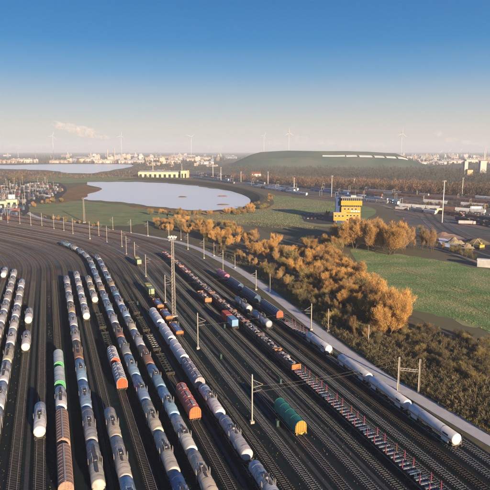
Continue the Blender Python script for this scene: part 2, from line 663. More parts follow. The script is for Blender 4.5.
# waters, fields
ground_area('far_water', [(-80, 165.5), (0, 165.2), (60, 164.2), (128, 164.5), (122, 168), (100, 172), (85, 173.6), (60, 172), (40, 170), (0, 168.8), (-80, 168.5)], 'water', 0.05)
pond_pix = [(84, 182.5), (95, 186.5), (103, 189), (95, 192), (80, 199), (100, 200.5), (125, 203), (150, 206), (190, 210), (215, 210),
            (240, 208), (252, 203.5), (252, 199), (240, 194), (215, 188.5), (180, 184.5), (150, 182.5), (120, 182)]
ground_area('pond', pond_pix, 'water', 0.08)
ground_area('meadow', [(30, 207), (48, 203), (78, 201), (120, 205), (160, 211), (157, 221), (112, 226), (62, 219), (42, 214)], 'meadow', 0.02)
ground_area('reed_bank', [(52, 203), (66, 194), (82, 184), (92, 187), (104, 189), (94, 192.5), (79, 199.5), (62, 203)], 'reed', 0.03)
ground_area('dry_meadow', [(165, 213), (215, 212), (256, 208), (272, 196), (300, 198), (362, 206), (372, 215), (330, 232), (280, 230), (230, 224), (180, 226)], 'meadow', 0.02)
ground_area('rough_grass', [(245, 222), (300, 226), (345, 228), (350, 240), (320, 245), (280, 236)], 'scrubland', 0.03)
ground_area('green_field', [(352, 250), (380, 253.5), (410, 256), (445, 261), (495, 272), (560, 290), (560, 350), (500, 336), (460, 322), (425, 312), (395, 306), (365, 275)], 'field', 0.03)
ground_area('far_meadow', [(20, 178), (60, 174.5), (120, 176.5), (150, 180), (110, 181.5), (60, 183)], 'meadow', 0.02)
# paths beyond the belt
strip('gravel_path', smooth_loop([G(*p) for p in [(180, 221), (230, 219.5), (270, 211), (300, 206), (345, 203.5), (380, 205), (400, 212)]], 8, False), 4.0, 'gravel_path', 0.04)
strip('field_track', smooth_loop([G(*p) for p in [(430, 247), (445, 251), (462, 257), (482, 263.5), (520, 276)]], 8, False), 3.4, 'gravel_path', 0.06)
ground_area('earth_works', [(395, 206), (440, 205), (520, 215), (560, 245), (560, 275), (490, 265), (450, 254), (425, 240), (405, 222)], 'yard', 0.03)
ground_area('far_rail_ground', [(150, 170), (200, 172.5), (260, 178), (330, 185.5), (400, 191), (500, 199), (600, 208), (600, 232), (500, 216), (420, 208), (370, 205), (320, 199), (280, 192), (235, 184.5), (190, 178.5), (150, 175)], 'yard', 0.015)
ground_area('far_yard_ground', [(-40, 187), (0, 184), (35, 181), (62, 184), (70, 190), (60, 197), (40, 202), (27, 207), (24, 213), (10, 222), (-60, 226)], 'asphalt', 0.016)


# dike round the pond (a raised bank, dark on its shaded face)
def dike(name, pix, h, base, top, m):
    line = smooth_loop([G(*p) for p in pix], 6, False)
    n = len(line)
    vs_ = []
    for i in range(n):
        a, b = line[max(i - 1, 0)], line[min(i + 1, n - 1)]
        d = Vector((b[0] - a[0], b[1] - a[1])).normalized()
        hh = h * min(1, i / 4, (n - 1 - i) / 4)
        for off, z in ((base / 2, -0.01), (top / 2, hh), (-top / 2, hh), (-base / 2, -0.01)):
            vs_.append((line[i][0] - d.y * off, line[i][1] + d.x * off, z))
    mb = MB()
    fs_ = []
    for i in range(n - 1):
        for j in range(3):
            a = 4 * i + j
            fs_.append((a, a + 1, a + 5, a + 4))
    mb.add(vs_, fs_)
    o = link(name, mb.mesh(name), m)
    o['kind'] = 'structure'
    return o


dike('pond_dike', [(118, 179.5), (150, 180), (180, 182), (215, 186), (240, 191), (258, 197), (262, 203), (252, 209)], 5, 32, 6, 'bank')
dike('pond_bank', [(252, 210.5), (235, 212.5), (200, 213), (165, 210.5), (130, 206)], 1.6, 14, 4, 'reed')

# reed islets in the pond
for q, (a_, b_, L_, W_) in enumerate([(182.5, 197, 13, 14), (222, 196.3, 16, 8), (223, 204.8, 17, 8)]):
    c = G(a_, b_)
    mb = MB()
    n = 22
    rim = [(c.x + L_ / 2 * math.cos(2 * math.pi * i / n) * (1 + .3 * mnoise.noise(Vector((i * .7, q, 0)))), c.y + W_ / 2 * math.sin(2 * math.pi * i / n) * (1 + .3 * mnoise.noise(Vector((i * .7, q, 5))))) for i in range(n)]
    mid = [(c.x + (x - c.x) * .6, c.y + (y - c.y) * .6) for x, y in rim]
    mb.add([(x, y, 0.06) for x, y in rim] + [(x, y, 0.9 + .5 * mnoise.noise(Vector((x * .3, y * .3, 0)))) for x, y in mid], [(i, (i + 1) % n, n + (i + 1) % n, n + i) for i in range(n)] + [tuple(range(n, 2 * n))])
    o = link('islet', mb.mesh('islet'), 'reed')
    o['kind'] = 'structure'

# landfill hill
mb = MB()
hx0, hx1 = 222, 438
Yh = 2450.0
NX, NY = 80, 50


HP = [(0, 0), (0.04, 5), (0.14, 46), (0.19, 58), (0.33, 64), (0.6, 63), (0.76, 59), (0.84, 54), (0.97, 4), (1, 0)]


def hill_h(u, v):
    # crest line from left to right, steep even flanks with one bench
    for (a, ha), (b, hb) in zip(HP, HP[1:]):
        if u <= b:
            top = ha + (hb - ha) * (u - a) / (b - a)
            break
    t = min(1, v / 0.36)
    t = t * 1.18 if t < 0.5 else (0.59 if t < 0.56 else 0.59 + (t - 0.56) / 0.44 * 0.41)
    return top * t * min(1, (1 - v) / 0.3)


vs_ = []
for j in range(NY + 1):
    for i in range(NX + 1):
        u, v = i / NX, j / NY
        Y = 2250 + 700 * v
        X = (hx0 + (hx1 - hx0) * u - 245) * px(2350)
        nz_ = mnoise.noise(Vector((X * 0.006, Y * 0.006, 0))) * 4
        h = hill_h(u, v)
        vs_.append((X, Y, h + nz_ * min(1, h / 20) - 0.5))
mb.add(vs_, [(j * (NX + 1) + i, j * (NX + 1) + i + 1, (j + 1) * (NX + 1) + i + 1, (j + 1) * (NX + 1) + i) for j in range(NY) for i in range(NX)], True)
link('landfill_hill', mb.mesh('landfill_hill'), 'hill')['kind'] = 'structure'

# white sheeting pinned along the bench of the hill
def hill_pt(u, v, dz):
    X = (hx0 + (hx1 - hx0) * u - 245) * px(2350)
    Y = 2250 + 700 * v
    h = hill_h(u, v)
    return (X, Y, h + mnoise.noise(Vector((X * 0.006, Y * 0.006, 0))) * 4 * min(1, h / 20) - 0.5 + dz)


for q, (ua, ub, va, vb) in enumerate([(0.47, 0.575, 0.225, 0.242), (0.58, 0.63, 0.215, 0.24), (0.64, 0.70, 0.205, 0.24), (0.71, 0.755, 0.2, 0.238), (0.765, 0.81, 0.2, 0.238), (0.82, 0.865, 0.2, 0.238)]):
    mb = MB()
    n = 5
    vv = []
    for i in range(n + 1):
        for j in range(3):
            u, v = ua + (ub - ua) * i / n, va + (vb - va) * j / 2
            vv.append(hill_pt(u, v, 2.2))
    for i in range(n + 1):
        for j in range(3):
            u, v = ua + (ub - ua) * i / n, va + (vb - va) * j / 2
            vv.append(hill_pt(u, v, 0.2))
    m3 = 3 * (n + 1)
    fs_ = []
    for i in range(n):
        for j in range(2):
            a = 3 * i + j
            fs_.append((a, a + 3, a + 4, a + 1))
    for i in range(n):
        fs_.append((3 * i, m3 + 3 * i, m3 + 3 * i + 3, 3 * i + 3))
        fs_.append((3 * i + 2, 3 * i + 5, m3 + 3 * i + 5, m3 + 3 * i + 2))
    mb.add(vv, fs_)
    o = link('ground_sheeting', mb.mesh('ground_sheeting'), 'white_sheet')
    tag(o, ['long thin white strip of sheeting high on the landfill hill', 'short white sheet second from left along the landfill hill',
            'white sheet third from left on the landfill hill flank', 'white sheet fourth from left on the landfill hill flank',
            'white sheet fifth from left on the landfill hill flank', 'rightmost white sheet near the foot of the landfill hill'][q],
        'sheeting', 'white sheets laid along the hill')

# ------------------------------------------------------------------ tracks
RAIL_Z = 0.46
TRACKS = [-62, -57, -52, -47, -41.5, -36, -30.5, -25.2, -20.2, -15.4, -10.4, -5.3, -0.2, 5.9, 11.2, 16.4, 20.8, 26.2, 31.4, 37.2, 42.3, 47.6, 53.4, 58.6, 63.8, 68.3, 72.0, 75.8, 80.0, 84.5, 88.6]


def make_track(w, k):
    root = bpy.data.objects.new('railway_track', None)
    COL.objects.link(root)
    root['kind'] = 'structure'
    root.location = (*yard(60, w)[:2], 0)
    org = root.location
    sA, sB = (220, 860) if w < -22 else (45, 860)
    pts = []
    s = sA
    while s <= sB:
        x, y, h = yard(s, w)
        pts.append((x - org.x, y - org.y, h))
        s += 40 if (s < 285) else 9
    # rails
    for off in (-0.75, 0.75):
        mb = MB()
        vs_, fs_ = [], []
        for (x, y, h) in pts:
            nx, ny = math.sin(h), -math.cos(h)
            for (o2, z) in ((-0.05, 0.3), (-0.05, RAIL_Z), (0.05, RAIL_Z), (0.05, 0.3)):
                vs_.append((x + nx * (off + o2), y + ny * (off + o2), z))
        for i in range(len(pts) - 1):
            for j in range(3):
                a = 4 * i + j
                fs_.append((a, a + 4, a + 5, a + 1))
        mb.add(vs_, fs_)
        link('rail', mb.mesh('rail'), 'rail' if k % 4 else 'rail_rusty', root)
    # ballast shoulder
    mb = MB()
    vs_, fs_ = [], []
    for (x, y, h) in pts:
        nx, ny = math.sin(h), -math.cos(h)
        for (o2, z) in ((-1.95, 0.01), (-1.5, 0.22), (1.5, 0.22), (1.95, 0.01)):
            vs_.append((x + nx * o2, y + ny * o2, z))
    for i in range(len(pts) - 1):
        for j in range(3):
            a = 4 * i + j
            fs_.append((a, a + 4, a + 5, a + 1))
    mb.add(vs_, fs_)
    me = mb.mesh('ballast')
    if me.polygons[1].normal.z < 0:
        me.flip_normals()
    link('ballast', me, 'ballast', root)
    # sleepers
    mb = MB()
    s = max(sA, 70)
    rr = random.Random(k)
    while s < 400:
        x, y, h = yard(s, w)
        mb.box(x - org.x, y - org.y, 0.24, 0.26, 2.5 + rr.uniform(-.05, .05), 0.13, h + rr.uniform(-.015, .015))
        s += 0.68 if s < 300 else 1.36
    if mb.v:
        o = link('sleepers', mb.mesh('sleepers'), 'sleeper' if (w > 35 and k % 3 != 1) else 'sleeper_wood', root)
        o['kind'] = 'stuff'


for k, w in enumerate(TRACKS):
    make_track(w, k)


# ------------------------------------------------------------------ wagons
def bogie_meshes():
    b = MB()
    for sgn in (-1, 1):
        b.box(0, sgn * 1.0, 0.55, 2.5, 0.14, 0.3)
        for x in (-0.9, 0.9):
            b.box(x, sgn * 1.08, 0.48, 0.36, 0.16, 0.36)
    b.box(0, 0, 0.66, 0.5, 2.0, 0.3)
    w = MB()
    w.tube((0, -1.0, 0.46), (0, 1.0, 0.46), 0.09, n=6)
    for sgn in (-1, 1):
        w.tube((0, sgn * 0.68, 0.46), (0, sgn * 0.82, 0.46), 0.46, n=14)
    return b.mesh('bogie'), w.mesh('wheelset')


BOGIE, WHEEL = bogie_meshes()
PROTO = {}


def frame_parts(Lb, P, m='steel_dark'):
    """underframe, buffers for a wagon Lb long over its headstocks"""
    u = MB()
    for sgn in (-1, 1):
        u.box(0, sgn * 1.15, 1.02, Lb - 0.3, 0.16, 0.3)
        u.box(sgn * (Lb / 2 - 0.1), 0, 1.02, 0.2, 2.6, 0.36)
    for x in (-0.3, 0.0, 0.3):
        u.box(x * Lb, 0, 1.0, 0.2, 2.14, 0.24)
    u.box(0.08 * Lb, 0.3, 0.66, 1.4, 0.5, 0.44)
    P.append(('underframe', u.mesh('underframe'), m, None))
    bf = MB()
    bf.tube((0, 0, 0), (0.42, 0, 0), 0.1, n=8)
    bf.tube((0.42, 0, 0), (0.5, 0, 0), 0.24, n=12)
    bm = bf.mesh('buffer')
    for sx in (-1, 1):
        for sy in (-1, 1):
            P.append(('buffer', bm, 'steel_dark', (sx * Lb / 2, sy * 0.88, 1.04, 0 if sx > 0 else math.pi)))


def ladder(mb, x, y, z0, z1, w=0.42, along='x', lean=0.0):
    for s in (-w / 2, w / 2):
        a = (x + (s if along == 'x' else 0), y + (s if along == 'y' else 0), z0)
        b = (x + (s if along == 'x' else lean), y + (s if along == 'y' else lean), z1)
        mb.tube(a, b, 0.035, n=4)
    k = int((z1 - z0) / 0.35)
    for i in range(1, k):
        z = z0 + (z1 - z0) * i / k
        if along == 'x':
            mb.box(x, y + lean * i / k, z, w, 0.04, 0.04)
        else:
            mb.box(x + lean * i / k, y, z, 0.04, w, 0.04)


def tank_profile(L, r, dome):
    p = []
    for i in range(7):
        t = i / 6 * math.pi / 2
        p.append((-L / 2 - dome * math.cos(t) + dome * 0, r * max(0.02, math.sin(t))))
    q = [(-L / 2 - dome * math.cos(i / 6 * math.pi / 2), r * max(0.02, math.sin(i / 6 * math.pi / 2))) for i in range(7)]
    return q + [(-x, y) for (x, y) in reversed(q)]


def make_tank(L, style):
    P = []
    r, cz = (1.33, 2.45) if style == 'lpg' else (1.38, 2.5)
    Lt = L - 2.0
    frame_parts(L - 1.1, P)
    t = MB()
    t.lathe_x(tank_profile(Lt, r, 0.55), 0, cz, 28)
    P.append(('tank', t.mesh('tank'), 'clean_paint' if style == 'lpg' else 'tank_paint', 'color'))
    rings = MB()
    n = 5 if style in ('ribbed', 'banded') else 2
    rings.lathe_x([(-0.05, r - .02), (-0.05, r + 0.025), (0.05, r + 0.025), (0.05, r - .02)], 0, cz, 28, False)
    rm = rings.mesh('band')
    for i in range(n):
        P.append(('band', rm, 'tank_paint', 'color2', (-Lt / 2 + Lt * (i + 0.5) / n, 0, 0, 0)))
    sd = MB()
    sd.prism_x([(-0.9, 1.14), (0.9, 1.14), (1.05, 1.62), (0.55, 1.25), (-0.55, 1.25), (-1.05, 1.62)], -0.6, 0.6)
    sdm = sd.mesh('saddle')
    for sx in (-1, 1):
        P.append(('saddle', sdm, 'steel_dark', (sx * Lt * 0.36, 0, 0, 0)))
    top = cz + r
    if style != 'lpg':
        c = MB()
        if style in ('deck', 'banded'):
            c.box(0, 0, top + 0.14, 2.3, 1.2, 0.06)
            for x in (-0.9, 0.9):
                c.box(x, 0, top + 0.0, 0.1, 1.1, 0.24)
            c.box(-2.2, 0, top + 0.12, 2.1, 0.4, 0.05)
        elif style == 'walk':
            c.box(0, 0.0, top + 0.14, Lt * 0.72, 0.62, 0.06)
            for x in (-0.33, -0.16, 0, 0.16, 0.33):
                c.box(x * Lt, 0, top + 0.02, 0.08, 0.6, 0.2)
            c.box(0.5, 0, top + 0.2, 1.4, 1.3, 0.06)
        else:
            c.box(0.1 * Lt, 0, top + 0.14, 1.8, 1.25, 0.06)
            c.box(-0.06 * Lt, 0, top + 0.13, 1.6, 0.5, 0.05)
        P.append(('catwalk', c.mesh('catwalk'), 'grating', None))
        d = MB()
        d.lathe_z([(top - 0.1, 0.27), (top + 0.22, 0.27), (top + 0.27, 0.2)], 0.15 * (style != 'deck') * Lt * 0.4, 0, 12)
        P.append(('manhole', d.mesh('manhole'), 'galvanised', None))
        g = MB()
        x0 = 0 if style != 'short' else 0.1 * Lt
        for sx in (-1.2, 1.2):
            for sy in (-0.58, 0.58):
                g.tube((x0 + sx, sy, top + 0.05), (x0 + sx, sy, top + 0.95), 0.03, n=4)
        for sy in (-0.58, 0.58):
            g.tube((x0 - 1.2, sy, top + 0.93), (x0 + 1.2, sy, top + 0.93), 0.03, n=4)
        P.append(('guard_rail', g.mesh('guard_rail'), 'galvanised', None))
        l = MB()
        ladder(l, 0, 0, 0.95, top + 0.1, 0.45)
        lm = l.mesh('ladder')
        plm = MB().box(0, 0, 0, 1.7, 0.03, 0.8).mesh('sign_panel')
        for sy in (-1, 1):
            P.append(('ladder', lm, 'galvanised', (x0, sy * (r + 0.06), 0, 0)))
            P.append(('sign_panel', plm, 'white_paint', (-0.22 * Lt, sy * (r + 0.012), cz - 0.05, 0)))
        ep = MB()
        ep.box(-0.23, 0, 1.25, 0.5, 2.5, 0.06)
        for sy in (-1.2, 1.2):
            ep.tube((0, sy, 1.2), (0, sy, 2.3), 0.03, n=4)
        ep.tube((0, -1.2, 2.28), (0, 1.2, 2.28), 0.03, n=4)
        epm = ep.mesh('end_platform')
        for sx in (-1, 1):
            P.append(('end_platform', epm, 'grating', (sx * (L / 2 - 0.62), 0, 0, 0 if sx > 0 else math.pi)))
    else:
        st = MB()
        n = 10
        vs_ = []
        prof = []
        for rr_ in (r + 0.03, r - 0.02):
            for a in ((-5, 0, 5) if rr_ > r else (5, 0, -5)):
                t_ = R(97 + a)
                prof.append((-rr_ * math.sin(t_), cz + rr_ * math.cos(t_)))
        st.prism_x(prof, -Lt / 2 - 0.1, Lt / 2 + 0.1)
        stm = st.mesh('stripe')
        plm = MB().box(0, 0, 0, 1.9, 0.05, 0.5).mesh('sign_panel')
        sk = MB()
        sk.prism_x([(1.30, 1.1), (1.36, 1.1), (1.36, 1.95), (1.30, 1.95)], -1.2, 1.2)
        skm = sk.mesh('skirt')
        for sy in (-1, 1):
            P.append(('stripe', stm, 'orange_paint', (0, 0, 0, 0 if sy < 0 else math.pi)))
            P.append(('sign_panel', plm, 'steel_dark', (-0.36 * Lt, sy * (r - 0.05), cz + 0.38, 0)))
            for sx in (-1, 1):
                P.append(('skirt', skm, 'white_paint', (sx * Lt * 0.36, 0, 0, 0 if sy > 0 else math.pi)))
        ep = MB()
        ep.box(-0.1, 0, 1.25, 0.5, 2.5, 0.06)
        ladder(ep, 0, 1.1, 1.2, 2.4, 0.4, 'y')
        epm = ep.mesh('end_platform')
        for sx in (-1, 1):
            P.append(('end_platform', epm, 'galvanised', (sx * (L / 2 - 0.75), 0, 0, 0 if sx > 0 else math.pi)))
    return P, (L - 5.5) / 2


def arch(hw, z0, z1, z2, n=10):
    """body section: walls from z0 to z1, arched roof up to z2"""
    p = [(-hw, z0), (-hw, z1)]
    for i in range(1, n):
        t = math.pi * (1 - i / n)
        p.append((hw * math.cos(t), z1 + (z2 - z1) * math.sin(t)))
    p += [(hw, z1), (hw, z0)]
    return list(reversed(p))


def make_covered(L, style):
    P = []
    frame_parts(L - 1.1, P)
    Lb = L - 1.5
    hw = 1.45
    z0, z1, z2 = 1.2, 2.75, 4.2
    if style == 'hood':
        z1, z2 = 2.5, 4.1
    b = MB()
    b.prism_x(arch(hw, z0, z1, z2), -Lb / 2, Lb / 2)
    P.append(('body', b.mesh('body'), 'clean_paint' if style == 'long' else 'box_paint', 'color'))
    n = {'hood': 4, 'ribbed': 11, 'hopper': 6, 'long': 3}[style]
    w_ = 0.05 if style != 'ribbed' else 0.09
    rbm = MB().prism_x(arch(hw + 0.05, z0 + 0.02, z1, z2 + 0.05), -w_, w_).mesh('rib')
    for i in range(n + 1):
        P.append(('rib', rbm, 'box_paint', 'color2', (-Lb / 2 + 0.06 + (Lb - 0.12) * i / n, 0, 0, 0)))
    if style == 'ribbed':
        k = MB()
        k.box(0, 0, z2 + 0.10, Lb - 0.2, 0.34, 0.07)
        P.append(('roof_walkway', k.mesh('roof_walkway'), 'galvanised', None))
    if style == 'hopper':
        k = MB().box(0, 0, z2 + 0.1, Lb / 5, 0.7, 0.12).mesh('roof_hatch')
        for i in range(3):
            P.append(('roof_hatch', k, 'galvanised', (-Lb / 3 + i * Lb / 3, 0, 0, 0)))
    # ribbed end walls
    e = MB()
    e.prism_x(arch(hw - 0.03, z0 + 0.05, z1, z2 - 0.04), -0.02, 0.06)
    for y in (-1.2, -0.6, 0, 0.6, 1.2):
        top = z1 + (z2 - z1) * math.sqrt(max(0, 1 - (y / hw) ** 2)) - 0.08
        e.box(0.12, y, (z0 + top) / 2, 0.16, 0.14, top - z0)
    for z in (1.5, 2.6):
        e.box(0.1, 0, z, 0.14, 2.7, 0.13)
    em = e.mesh('end_wall')
    for sx in (-1, 1):
        P.append(('end_wall', em, 'box_paint', 'color3', (sx * (Lb / 2 + 0.01), 0, 0, 0 if sx > 0 else math.pi)))
    if style == 'hood':
        y = MB()
        y.box(0.28, 0, 1.12, 0.12, 2.7, 0.3)
        for yy in (-1.1, 0, 1.1):
            y.box(0.36, yy, 0.95, 0.1, 0.5, 0.4)
        ym = y.mesh('end_sill')
        for sx in (-1, 1):
            P.append(('end_sill', ym, 'yellow_paint', (sx * Lb / 2, 0, 0, 0 if sx > 0 else math.pi)))
    h = MB()
    h.prism_x([(-0.5, 0.62), (0.5, 0.62), (1.0, 1.2), (-1.0, 1.2)], -0.5, 0.5)
    hm_ = h.mesh('chute')
    for x in (-0.25, 0.05, 0.35):
        P.append(('chute', hm_, 'steel_dark', (x * Lb, 0, 0, 0)))
    return P, (L - 5.0) / 2


def make_gondola(L, seed):
    P = []
    rr = random.Random(seed)
    frame_parts(L - 1.1, P)
    Lb = L - 1.3
    f = MB()
    f.box(0, 0, 1.22, Lb, 2.8, 0.1)
    P.append(('floor', f.mesh('floor'), 'steel_dark', None))
    wl_ = MB()
    wl_.box(0, 1.42, 2.02, Lb, 0.08, 1.5)
    wl_.box(0, 1.45, 2.8, Lb + .1, 0.14, 0.12)
    for i in range(9):
        wl_.box(-Lb / 2 + 0.1 + (Lb - 0.2) * i / 8, 1.5, 2.0, 0.14, 0.1, 1.5)
    wm = wl_.mesh('side_wall')
    for sy in (0, math.pi):
        P.append(('side_wall', wm, 'box_paint', 'color', (0, 0, 0, sy)))
    e = MB()
    e.box(Lb / 2 - 0.04, 0, 2.1, 0.08, 2.74, 1.7)
    for y in (-1, -0.33, 0.33, 1):
        e.box(Lb / 2 + 0.03, y, 2.1, 0.1, 0.12, 1.66)
    em = e.mesh('end_wall')
    for sx in (0, math.pi):
        P.append(('end_wall', em, 'box_paint', 'color3', (0, 0, 0, sx)))
    ld = MB()
    for i in range(int(Lb * 9)):
        x = rr.uniform(-Lb / 2 + 0.6, Lb / 2 - 0.6)
        heap = 0.55 + 0.45 * math.sin(x * 1.05 + seed) ** 2
        y = rr.uniform(-1.15, 1.15)
        z = 1.6 + heap * 1.5 * (1 - (y / 1.5) ** 2) * rr.uniform(0.55, 1)
        rot = Matrix.Rotation(rr.uniform(0, 6.28), 3, 'Z') @ Matrix.Rotation(rr.uniform(-.6, .6), 3, 'X') @ Matrix.Rotation(rr.uniform(-.6, .6), 3, 'Y')
        ld.box(x, y, z, rr.uniform(.3, 1.4), rr.uniform(.3, .9), rr.uniform(.08, .5), rot=rot)
    P.append(('scrap_load', ld.mesh('scrap_load'), 'scrap', 'stuff'))
    return P, (L - 5.0) / 2


def make_stake_flat(L):
    P = []
    frame_parts(L - 1.1, P)
    Lb = L - 1.2
    dm = MB().box(0, 0, 1.25, Lb, 0.35, 0.12).mesh('deck_beam')
    for y in (-0.65, 0, 0.65):
        P.append(('deck_beam', dm, 'deck_blue', (0, y, 0, 0)))
    bm = MB().box(0, 0, 0, 0.42, 2.8, 0.2).mesh('bolster')
    n = 12
    for i in range(n):
        P.append(('bolster', bm, 'bolster', (-Lb / 2 + Lb * (i + 0.5) / n, 0, 1.42, 0)))
    sm = MB()
    sm.prism_x([(-0.09, 0), (0.09, 0), (0.06, 2.0), (-0.06, 2.0)], -0.1, 0.1)
    sm = sm.mesh('stake')
    gm = sm.copy()
    for i in (1, 3, 5, 8, 10):
        for sy in (-1, 1):
            P.append(('stake', sm if i != 5 else gm, 'magenta_paint' if i != 5 else 'rust', (-Lb / 2 + Lb * (i + 0.5) / n + 0.3, sy * 1.38, 1.3, 0)))
    lo = MB()
    lo.box(Lb / 2 - 0.1, 0, 1.42, 0.2, 2.7, 0.28)
    ladder(lo, Lb / 2 - 0.05, 0.9, 1.2, 2.3, 0.4, 'y')
    lom = lo.mesh('end_beam')
    for sx in (0, math.pi):
        P.append(('end_beam', lom, 'deck_blue', (0, 0, 0, sx)))
    return P, (L - 5.0) / 2


def make_tarp_flat(L):
    P = []
    frame_parts(L - 1.1, P)
    Lb = L - 1.3
    d = MB().box(0, 0, 1.26, Lb, 2.9, 0.16)
    P.append(('deck', d.mesh('deck'), 'red_paint', None))
    e = MB()
    e.box(Lb / 2 - 0.06, 0, 1.75, 0.12, 2.9, 0.9)
    for y in (-1.1, 0, 1.1):
        e.box(Lb / 2 + 0.02, y, 1.75, 0.1, 0.16, 0.86)
    em = e.mesh('end_wall')
    sm = MB().box(0, 1.41, 1.5, Lb - 0.3, 0.08, 0.34).mesh('side_wall')
    for a in (0, math.pi):
        P.append(('end_wall', em, 'orange_paint', (0, 0, 0, a)))
        P.append(('side_wall', sm, 'orange_paint', (0, 0, 0, a)))
    t = MB()
    prof = [(-1.15, 1.34), (-1.1, 2.0), (-0.5, 2.32), (0.1, 2.26), (0.6, 2.34), (1.1, 2.0), (1.15, 1.34)]
    t.prism_x(list(reversed(prof)), 0, Lb / 2 - 1.2)
    tm = t.mesh('tarpaulin_load')
    for i in range(2):
        P.append(('tarpaulin_load', tm, 'tarp_blue', (-Lb / 2 + 0.8 + i * (Lb / 2 - 0.5), 0, 0, 0)))
    return P, (L - 4.5) / 2


def make_frame_flat(L):
    """low dark container-carrying flat: two long beams and cross pieces"""
    P = []
    frame_parts(L - 1.1, P)
    Lb = L - 1.3
    dm = MB().box(0, 0, 1.26, Lb, 0.24, 0.16).mesh('deck_beam')
    for y in (-1.1, 0, 1.1):
        P.append(('deck_beam', dm, 'deck_green', (0, y, 0, 0)))
    c = MB().box(0, 0, 0, 0.16, 1.96, 0.12).mesh('cross_beam')
    for i in range(8):
        P.append(('cross_beam', c, 'steel_dark' if L > 17 else 'galvanised', (-Lb / 2 + Lb * (i + .5) / 8, 0, 1.28, 0)))
    lom = MB().box(Lb / 2, 0, 1.45, 0.14, 2.6, 0.3).mesh('end_beam')
    for a in (0, math.pi):
        P.append(('end_beam', lom, 'steel_dark', (0, 0, 0, a)))
    return P, (L - 5) / 2


def make_container_flat(L):
    P, b = make_frame_flat(L)
    k = MB()
    hl = 3.05
    k.box(0, 0, 2.75, 2 * hl, 2.44, 2.6)
    for i in range(14):
        x = -hl + 0.2 + i * (2 * hl - 0.4) / 13
        for sy in (-1, 1):
            k.box(x, sy * 1.24, 2.75, 0.2, 0.05, 2.3)
    me = k.mesh('container')
    P.append(('container', me, 'box_paint', 'color', (-L / 4 + 0.2, 0, 0, 0)))
    P.append(('container', me, 'box_paint', 'color3', (L / 4 - 0.2, 0, 0, 0)))
    return P, b


def proto(kind, L):
    key = (kind, L)
    if key not in PROTO:
        if kind.startswith('tank_'):
            PROTO[key] = make_tank(L, kind[5:])
        elif kind.startswith('covered_'):
            PROTO[key] = make_covered(L, kind[8:])
        elif kind.startswith('gondola'):
            PROTO[key] = make_gondola(L, int(kind[7:]))
        else:
            PROTO[key] = {'stake': make_stake_flat, 'tarp': make_tarp_flat, 'frame': make_frame_flat, 'boxes': make_container_flat}[kind](L)
    return PROTO[key]


NAME = {'tank': 'tank_wagon', 'covered': 'covered_wagon', 'gondola': 'open_wagon', 'stake': 'stake_wagon', 'tarp': 'flat_wagon', 'frame': 'flat_wagon', 'boxes': 'container_wagon'}


def wagon(kind, L, w, s, label, group, c1=(0.7, 0.7, 0.68), c2=None, c3=None, flip=False):
    P, bx = proto(kind, L)
    x, y, h = yard(s, w)
    base = kind.split('_')[0].rstrip('0123456789')
    root = bpy.data.objects.new(NAME[base], None)
    COL.objects.link(root)
    root.location = (x, y, RAIL_Z)
    root.rotation_euler = (0, 0, h + (math.pi if flip else 0))
    tag(root, label, 'wagon', group)
    c2 = c2 or tuple(v * 0.8 for v in c1)
    c3 = c3 or c1
    near = y < 330
    for part in P:
        nm, me, m, how = part[:4]
        loc = part[4] if len(part) > 4 else (how if isinstance(how, tuple) else None)
        o = link(nm, me, m, root)
        if loc:
            o.location = loc[:3]
            if loc[3]:
                o.rotation_euler = (0, 0, loc[3])
        if isinstance(how, str):
            if how == 'stuff':
                o['kind'] = 'stuff'
            else:
                o.color = (*{'color': c1, 'color2': c2, 'color3': c3}[how], 1)
    if near:
        for sx in (-1, 1):
            b = link('bogie', BOGIE, 'steel_dark', root, (sx * bx, 0, 0))
            for dx in (-0.9, 0.9):
                link('wheelset', WHEEL, 'wheel_steel', b, (dx, 0, 0))
    return root


ORD = ['first', 'second', 'third', 'fourth', 'fifth', 'sixth', 'seventh', 'eighth', 'ninth', 'tenth', 'eleventh', 'twelfth', 'thirteenth',
       'fourteenth', 'fifteenth', 'sixteenth', 'seventeenth', 'eighteenth', 'nineteenth', 'twentieth', 'twenty-first', 'twenty-second', 'twenty-third', 'twenty-fourth']
PAL = {'white': (0.78, 0.78, 0.76), 'off-white': (0.7, 0.68, 0.62), 'pale grey': (0.6, 0.62, 0.64), 'mid grey': (0.36, 0.37, 0.38), 'cream': (0.66, 0.58, 0.44),
       'pale blue': (0.36, 0.54, 0.68), 'rusty': (0.36, 0.2, 0.12), 'tan': (0.55, 0.42, 0.28), 'blue': (0.05, 0.17, 0.36), 'dark blue': (0.03, 0.085, 0.2), 'brown': (0.27, 0.15, 0.1), 'dirty white': (0.56, 0.53, 0.48),
       'grey-blue': (0.24, 0.38, 0.52)}
STY = ['deck', 'short', 'walk', 'ribbed', 'deck', 'banded']


def row(w, y_far, y_near, pitch, where, group, colours, styles=None, kind='tank_', noun='tank wagon'):
    """a coupled row from its far end (frame row y_far) to y_near, far end first"""
    s = s_at(w, y_far) - pitch / 2
    end = s_at(w, y_near)
    i = 0
    rr = random.Random(int(w * 10))
    while s > end - pitch * 0.2:
        cn = colours[i] if i < len(colours) else rr.choice(colours)
        if '/' in cn:
            cn, st = cn.split('/')
        else:
            st = rr.choice(styles or STY)
        base = PAL[cn]
        j = 1 + rr.uniform(-.08, .08)
        tint = rr.uniform(-.02, .02)
        c = tuple(max(0.01, min(0.85, b * j + (tint if q != 1 else 0))) for q, b in enumerate(base))
        dark = tuple(v * 0.7 for v in c)
        wagon(kind + st, pitch, w, s, f'{cn} {noun}, {ORD[i]} from far end of {where}', group, c, dark, c, flip=rr.random() < .5)
        s -= pitch
        i += 1


